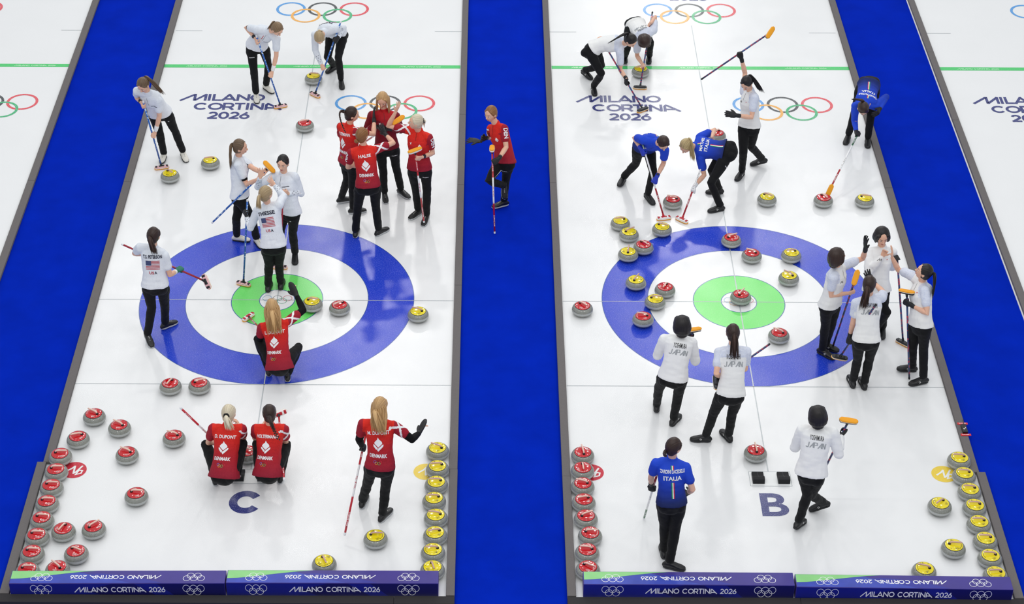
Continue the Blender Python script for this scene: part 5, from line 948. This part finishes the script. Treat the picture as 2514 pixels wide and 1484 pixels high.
def make_broom(pid,kind,label,tilt=None,pole=None):
    j=DATA['K'][str(pid)]; H=V(j['BH']); Tp=V(j['BT']); ax=(Tp-H).normalized(); hv=V(j['HV'])
    ground=H.z<.2 and tilt is None
    ln=1.2
    n=V((0,0,-1)) if ground else (tilt or -ax)
    n=n.normalized()
    hx=(hv-n*hv.dot(n)).normalized(); hy=n.cross(hx)
    if ground: H=V((H.x,H.y,.034+ (H.z-.03 if H.z>.06 else 0)))
    Tp=H+ax*(V(j['BT'])-V(j['BH'])).length
    lo=min(Tp.z,9); 
    if lo<.016: Tp.z=.016
    ax=(Tp-H).normalized(); ln=(Tp-H).length
    e=tag(empty('curling_broom',tuple(H)),label,'broom','brooms of the players')
    zx=ax.cross(V((.3,.2,.9))).normalized(); rot=Matrix((zx,ax.cross(zx),ax)).transposed().to_quaternion()
    m=MB(); m.tube([(0,0,.03),(0,0,ln-.012)],[.0125,.0125],n=12,cap=False); o=m.build('shaft',broommat(kind),e); o.rotation_mode='QUATERNION'; o.rotation_quaternion=rot
    body,acc,cap=BSTY[kind]
    m=MB(); m.tube([(0,0,ln-.02),(0,0,ln)],[.0138,.0138],n=12); c=m.build('end_cap',cap,e); c.rotation_mode='QUATERNION'; c.rotation_quaternion=rot
    # words printed along the shaft
    if kind in('den','ita'):
        f0=V((0,-.8,.6)); f0=(f0-ax*f0.dot(ax)).normalized(); g0=ax.cross(f0)
        for txt,c0,sz,mm in (((('DENMARK',ln*.5,.15,PR),('Hardline',ln*.85,.16,PW),('Hardline',ln*.2,.14,PW))) if kind=='den' else (('ITALIA',ln*.52,.12,PK),('Hardline',ln*.22,.14,PW),('Hardline',ln*.88,.12,PW))):
            v,f=fit_text(txt,sz,.019,.02); vs=[]
            for a in v: th=a[1]/.0128; vs.append(ax*(c0+a[0])+(f0*math.cos(th)+g0*math.sin(th))*.0131)
            meshobj('shaft_lettering',vs,f,mm,o,smooth=False); q=bpy.data.objects[o.name].children[-1] if False else None
            lt=[x for x in o.children][-1]; lt.matrix_parent_inverse=rot.to_matrix().to_4x4().inverted()
    m=MB(); m.tube([ax*-.002-n*-.004,ax*.03,ax*.055],[(.020,.02),(.017,.017),(.0145,.0145)],n=12); m.build('ferrule',CAPB if kind!='ita' else acc,e)
    m=MB(); m.loft([(hx*s_-n*.002,n.cross(hx),n,w,h_) for s_,w,h_ in ((-.098,.020,.008),(-.08,.031,.013),(0,.035,.017),(.08,.031,.013),(.098,.020,.008))],n=16,p=2.8); hd=m.build('brush_head',body,e)
    m=MB()
    for s_ in (-.078,.078): m.loft([(hx*(s_-.014)-n*.0095,n.cross(hx),n,.026,.008),(hx*(s_+.014)-n*.0095,n.cross(hx),n,.026,.008)],n=12,p=2.6,cap=False)
    m.loft([(hx*-.034-n*.012,n.cross(hx),n,.022,.009),(hx*.034-n*.012,n.cross(hx),n,.022,.009)],n=12,p=3,cap=True)
    m.build('head_marking',acc,hd)
    m=MB(); m.loft([(hx*s_+n*.020,n.cross(hx),n,w,.012) for s_,w in ((-.098,.020),(-.082,.034),(0,.037),(.082,.034),(.098,.020))],n=18,p=3.0); m.build('brush_pad',PADO,e)
    m=MB(); m.loft([(hx*s_+n*.0105,n.cross(hx),n,w,.0045) for s_,w in ((-.100,.022),(-.082,.036),(0,.039),(.082,.036),(.100,.022))],n=18,p=3.0); m.build('pad_plate',PADW,e)
    return e
# ------------------------------------------------------------------ the players
C={}
C[1]=dict(thigh=[('L','NB',.25)],h=245,p=42,hair=('brown','tail'),shirt='usa',front=1,shoe='white',on='RL',band='L',watch='R',label='person in short white sleeves by the left divider, hair blown back, leaning on a broom')
C[2]=dict(tape='R',thigh=[('R','Columbia',.45)],h=318,p=48,hair=('ltbrown','shorttail'),shirt='usa',front=1,zipred=1,shoe='white',on='RL',band='L',watch='R',label='person in white sneakers and short sleeves bending over a blue broom near the green line')
C[3]=dict(hem=.07,h=290,p=72,hair=('blond','shorttail'),shirt='usal',sleeve='long',name='THIESSE',shoe='black',on='RL',gL='b',label='person in long white sleeves bent double, sweeping beside a yellow stone on the green line')
C[4]=dict(tape='R',h=352,p=8,hair=('brown','tail'),shirt='usa',front=1,shoe='white',on='RL',label='person in profile with a brown ponytail and short white sleeves, above the left house')
C[5]=dict(thigh=[('L','NB',.2)],h=258,p=8,hair=('black','plain'),shirt='usal',sleeve='long',front=1,R='open',nR=(0,-1,.1),on='L',label='person in a white zipped jacket facing the camera, one palm raised, above the left house')
C[6]=dict(h=48,p=-3,hair=('blond','tail'),shirt='usal',sleeve='long',name='THIESSE',R='open',nR=(0,1,0),on='L',gL='b',label='person seen from behind in long white sleeves with a flag on the back, blond ponytail')
C[7]=dict(h=72,p=10,hair=('dkbrown','tail'),shirt='usa',name='T.S. PETERSON',shoe='blackgrey',on='RL',gR='t',band='R',label='person seen from behind in a white shirt with a flag, holding a red broom level')
C[8]=dict(hem=-.14,h=95,p=12,hair=('gold','longtail'),tiep=(0,-.115,.01),shirt='den',name='L. DUPONT',R='mitten',gR='b',nR=(0,1,0),armblack='RL',shoe='blackgrey',on='L',label='person in red crouching inside the house with one black mitten raised, long loose hair')
C[9]=dict(hem=-.14,h=82,p=8,hair=('plat','tailscrunch'),shirt='den',name='D. DUPONT',shoe='blackgrey',on='L',hackfoot='RA',label='person in red crouching above the letter C, pale ponytail with a black scrunchie')
C[10]=dict(hem=-.14,h=95,p=8,hair=('dkbrown','braid'),shirt='den',name='HOLTERMANN',shoe='blackgrey',on='R',hackfoot='LA',label='person in red crouching above the letter C, long dark braid down the back')
C[11]=dict(h=66,p=5,hair=('gold','longtail'),tiep=(0,-.115,.01),shirt='den',name='M. DUPONT',R='mitten',gR='b',gL='b',nR=(.6,.6,0),armblack='RL',shoe='blackgrey',on='L',label='person in red standing near the row of yellow stones, mitten thumb up, long loose hair')
C[12]=dict(h=55,p=-2,hair=('auburn','bun'),bun=(-.03,-.11,-.055),shirt='den',name='HALSE',den=1,R='open',gR='b',nR=(0,1,0),shoe='blackgrey',label='person in red seen from behind, auburn bun, nearest of the four celebrating together')
C[13]=dict(h=5,p=12,hair=('dkbrown','braid'),shirt='den',name='HOLTERMANN',R='open',gR='b',nR=(1,.3,0),shoe='blackgrey',label='person in red with a dark braid, left one of the four celebrating together')
C[14]=dict(thigh=[('L','Hardline',.25)],h=262,p=28,hair=('gold','loosefront'),shirt='denj',sleeve='long',front=1,on='L',gR='b',gL='b',R='fist',shoe='blackgrey',label='person in dark red long sleeves facing the camera, loose blond hair, amid the celebrating group')
C[15]=dict(thigh=[('L','Hardline',.25)],h=188,p=-6,hair=('plat','tailscrunch'),shirt='den',front=1,den=1,R='open',nR=(-.7,.5,0),on='L',watch='L',shoe='blackgrey',label='person in red with a pale ponytail raising an open bare hand, rightmost of four celebrating')
C[16]=dict(thigh=[('L','Hardline',.25)],h=232,p=10,hair=('auburn','bun'),bun=(.02,-.11,.0),shirt='den',front=1,den=1,R='relax',gR='b',gL='b',on='L',watch='L',shoe='blackgrey',label='person in red standing on one leg on the blue carpet, leaning on an upturned broom')
C[17]=dict(hem=.07,h=322,p=50,hair=('black','tail'),shirt='jpn',on='R',gR='b',L='relax',watch='L',label='person in white with a black ponytail lunging sideways to sweep on the far green line')
C[18]=dict(hem=.02,h=275,p=78,hair=('dkbrown','bob'),shirt='jpn',name='ONODERA',on='RL',face=0,label='person in white bent double behind a yellow stone, short dark hair hanging down')
C[19]=dict(h=236,p=42,hair=('black','tail'),shirt='jpn',front=1,on='R',gR='b',gL='b',L='relax',label='person in white holding a broom high overhead with one arm')
C[20]=dict(h=92,p=5,hair=('black','bob'),shirt='jpnj',sleeve='long',name='YOSHIMURA',on='R',gR='b',L='relax',label='person in a white jacket, back turned, at the lower left of the right house')
C[21]=dict(h=90,p=14,hair=('dkbrown','tail'),shirt='jpn',name='KOBAYASHI',on='RL',gL='b',label='person in a short-sleeved white shirt with feet apart at the bottom of the right house')
C[22]=dict(h=92,p=5,hair=('black','bob'),shirt='jpnj',sleeve='long',name='YOSHIMURA',on='R',gR='b',L='relax',label='person in a long-sleeved white jacket walking away beside the letter B, broom pad up')
C[23]=dict(h=18,p=-4,hair=('dkbrown','bob'),shirt='jpn',front=1,on='R',L='open',gL='b',nL=(1,.3,0),label='person in white with short brown hair raising a black gloved palm, holding an orange-padded broom')
C[24]=dict(fringe=0,h=275,p=18,hair=('black','bob'),shirt='jpnj',sleeve='long',front=1,R='fist',nR=(0,-.6,.6),on='L',gL='b',label='person in a long-sleeved white jacket facing the camera, short black hair, farthest of four')
C[25]=dict(h=72,p=5,hair=('dkbrown','tail'),shirt='jpn',name='KOBAYASHI',on='L',R='open',gR='b',gL='b',nR=(0,1,.2),label='person in white seen from behind with a dark ponytail, broom slanting across the back')
C[26]=dict(h=168,p=-16,hair=('black','tail'),shirt='jpn',front=1,on='L',gL='b',R='open',nR=(-1,.2,0),label='person in white with a black ponytail raising a bare palm beside the right divider')
C[27]=dict(hem=.07,h=292,p=55,hair=('dkbrown','plain'),shirt='ita',front=1,on='RL',gR='bl',gL='bl',watch='L',name='LACEDELLI',label='person in blue with dark tied hair sweeping left of a red stone, facing the camera')
C[28]=dict(emb=1,hem=.07,thigh=[('L','Hardline',.25)],h=222,p=48,hair=('mix','tail'),shirt='ita',name='MATHIS',on='RL',gL='w',label='person in blue with a blond ponytail sweeping right of the red stone, back turned up')
C[29]=dict(hem=-.01,h=285,p=72,hair=('dkbrown','tail'),shirt='ita',sleeve='long',name='CONSTANTINI',on='R',gR='b',gL='b',L='relax',label='person in long blue sleeves bent forward astride the right divider, pushing with a broom')
C[30]=dict(h=35,p=5,hair=('dkbrown','braid'),tiep=(-.02,-.10,-.045),shirt='ita',name='ZARDINI LACEDELLI',on='L',gL='b',gR='b',L='relax',R='relax',label='person in a short-sleeved blue shirt standing at the barrier block, seen from behind')
BR={1:('usab','blue curling broom with its pad on the ice next to the leftmost yellow stone'),2:('usab','blue curling broom with its head beside the dark blue lettering on sheet C'),
3:('usab','blue curling broom sweeping right of the yellow stone on the green line of sheet C'),4:('usab','blue curling broom held slanting under the arm of the person in profile, orange pad up'),
5:('usar','red broom behind the legs of the person with the flag, pink head on the ice'),6:('usab','blue curling broom held upright with its pad on the green ring of sheet C'),
7:('usar','red curling broom held level at the left of the house, pink and black head raised'),8:('den','red and white broom with its white head on the green ring of sheet C'),
9:('den','red and white broom leaning up to the left beside the crouching blond player'),10:('den','red and white broom upended between the crouching player and the foothold'),
11:('den','red and white broom hanging down at the left of the long-haired standing person in red'),14:('den','curling broom with orange pad raised in the middle of the celebrating group'),
15:('den','red and white broom standing on a shoe, yellow pad held at the waist'),16:('den','red and white broom upended on the blue carpet'),
17:('jpn','dark blue broom sweeping on the dark blue lettering of sheet B'),18:('jpn','dark blue broom sweeping just below the yellow stone on the green line of sheet B'),19:('jpn','dark blue broom lifted overhead, orange pad up'),
20:('jpn','dark blue broom mostly hidden in front of the jacketed person, orange pad over the shoulder'),21:('jpn','blue broom held across the body, pointing up to the right below the house'),
22:('jpn','dark blue broom with its orange pad up, carried past the letter B'),23:('jpn','dark blue broom held upright with its orange pad above the blue ring of sheet B'),
24:('jpn','dark blue broom standing on the ice behind the group by the right divider'),25:('jpn','dark blue broom slanting across a white back, black head down over a shoe'),
26:('jpn','dark blue broom upended in a gloved hand beside the right divider, orange pad up'),27:('ita','green, white and red broom sweeping left of the red stone'),28:('ita','white and red broom sweeping right of the red stone'),
29:('ita','green, white and red broom whose orange pad touches the red stone'),30:('ita','white and green broom held low beside the person at the near end of sheet B')}
TOCAM=V((-.03,-.8,.6))
TILT={19:V((.35,-.6,.6)),23:V((0,-.55,.75)),14:V((.2,-.55,.7)),4:V((.3,-.5,.8)),16:V((0,.2,1)),22:V((.1,-.25,1)),20:V((.1,.1,1)),10:V((-.2,.6,-.3)),7:V((.3,.8,-.5)),21:V((0,.3,-1)),29:V((.1,-.7,.4))}
only=None  # build everyone
for pid in sorted(C):
    if only and str(pid) not in only.split(','): continue
    make_person(pid,C[pid])
    if pid in BR: make_broom(pid,BR[pid][0],BR[pid][1],TILT.get(pid))
# spare glove carried by the player on the carpet
j=DATA['K']['16']; W0=V(j['RM'])+V((-.045,-.02,-.035)); M0=W0+V((-.075,.01,.01)); m=MB(); hand(m,W0,M0,W0,None,'open',1,scale=1.25,curl=.15,pn=V((0,.3,-1))); m.tube([W0+V((.03,0,-.005)),W0],[(.036,.016),(.034,.016)],n=12)
g=m.remesh('glove',mat('glove_charcoal','2a2c2e',.6),None,vox=.0055,sm=1,org=W0); g.location=W0; tag(g,'loose dark grey glove held out by the person in red on the blue carpet','glove')
# ------------------------------------------------------------------ light
w=bpy.data.worlds.new('hall'); sc.world=w; w.use_nodes=True; bg=w.node_tree.nodes['Background']; bg.inputs[0].default_value=(.93,.965,1,1); bg.inputs[1].default_value=.635
def lamp(x,y,z,p,sx=2.4,sy=1.2,tx=None):
    l=bpy.data.lights.new('arena_lamp','AREA'); l.shape='RECTANGLE'; l.size=sx; l.size_y=sy; l.energy=p; l.color=(1,.985,.96)
    o=bpy.data.objects.new('arena_lamp',l); COL.objects.link(o); o.location=(x,y,z); t=V(tx or (3,0,0))-V((x,y,z)); o.rotation_euler=t.to_track_quat('-Z','Y').to_euler(); return o
LP=150
for x,y in ((-7.2,23.5),(-.8,25.4),(8.7,26.8),(12.6,27.1),(-1.3,15.6),(9.0,17.3),(9.2,40.5),(7.6,40.3)): lamp(x,y,17,LP*(2.7 if x in (-.8,8.7) else 1.25),1.2,.5)
for x in (-7,-3,1,5,9,13):
    for y,k in ((-14,.75),(-6,.5),(2,.36),(9,.3)): lamp(x,y,17,LP*k,1.0,.35)
b=MB()
for y in (-10,-2,6,15.8,26,40.4): b.box((3,y,17.75),(26,.3,.3))
for x in (-8,14): b.box((x,15.2,17.4),(.3,51,.3))
tag(b.build('ceiling',mat('truss_steel','9a9da0',.5),smooth=False),kind='structure')
# ------------------------------------------------------------------ camera
cd=bpy.data.cameras.new('camera'); co=bpy.data.objects.new('camera',cd); COL.objects.link(co); sc.camera=co
px,py,pz,pitch,yaw,roll,fpx,shx,shy=[2.83726, -21.41839, 15.39783, 0.6221, 0.005, 0.00138, 4842.84221, -75.54258, -8.46408]
co.matrix_world=Matrix.Translation((px,py,pz))@Matrix.Rotation(yaw,4,'Z')@Matrix.Rotation(math.pi/2-pitch,4,'X')@Matrix.Rotation(roll,4,'Z')
cd.sensor_width=36; cd.lens=fpx/2514*36; cd.shift_x=-shx/2514; cd.shift_y=shy/2514; cd.clip_end=300
sc.view_settings.view_transform='Standard'; sc.view_settings.look='None'; sc.view_settings.exposure=0.0; sc.view_settings.gamma=1; sc.view_settings.use_curve_mapping=False
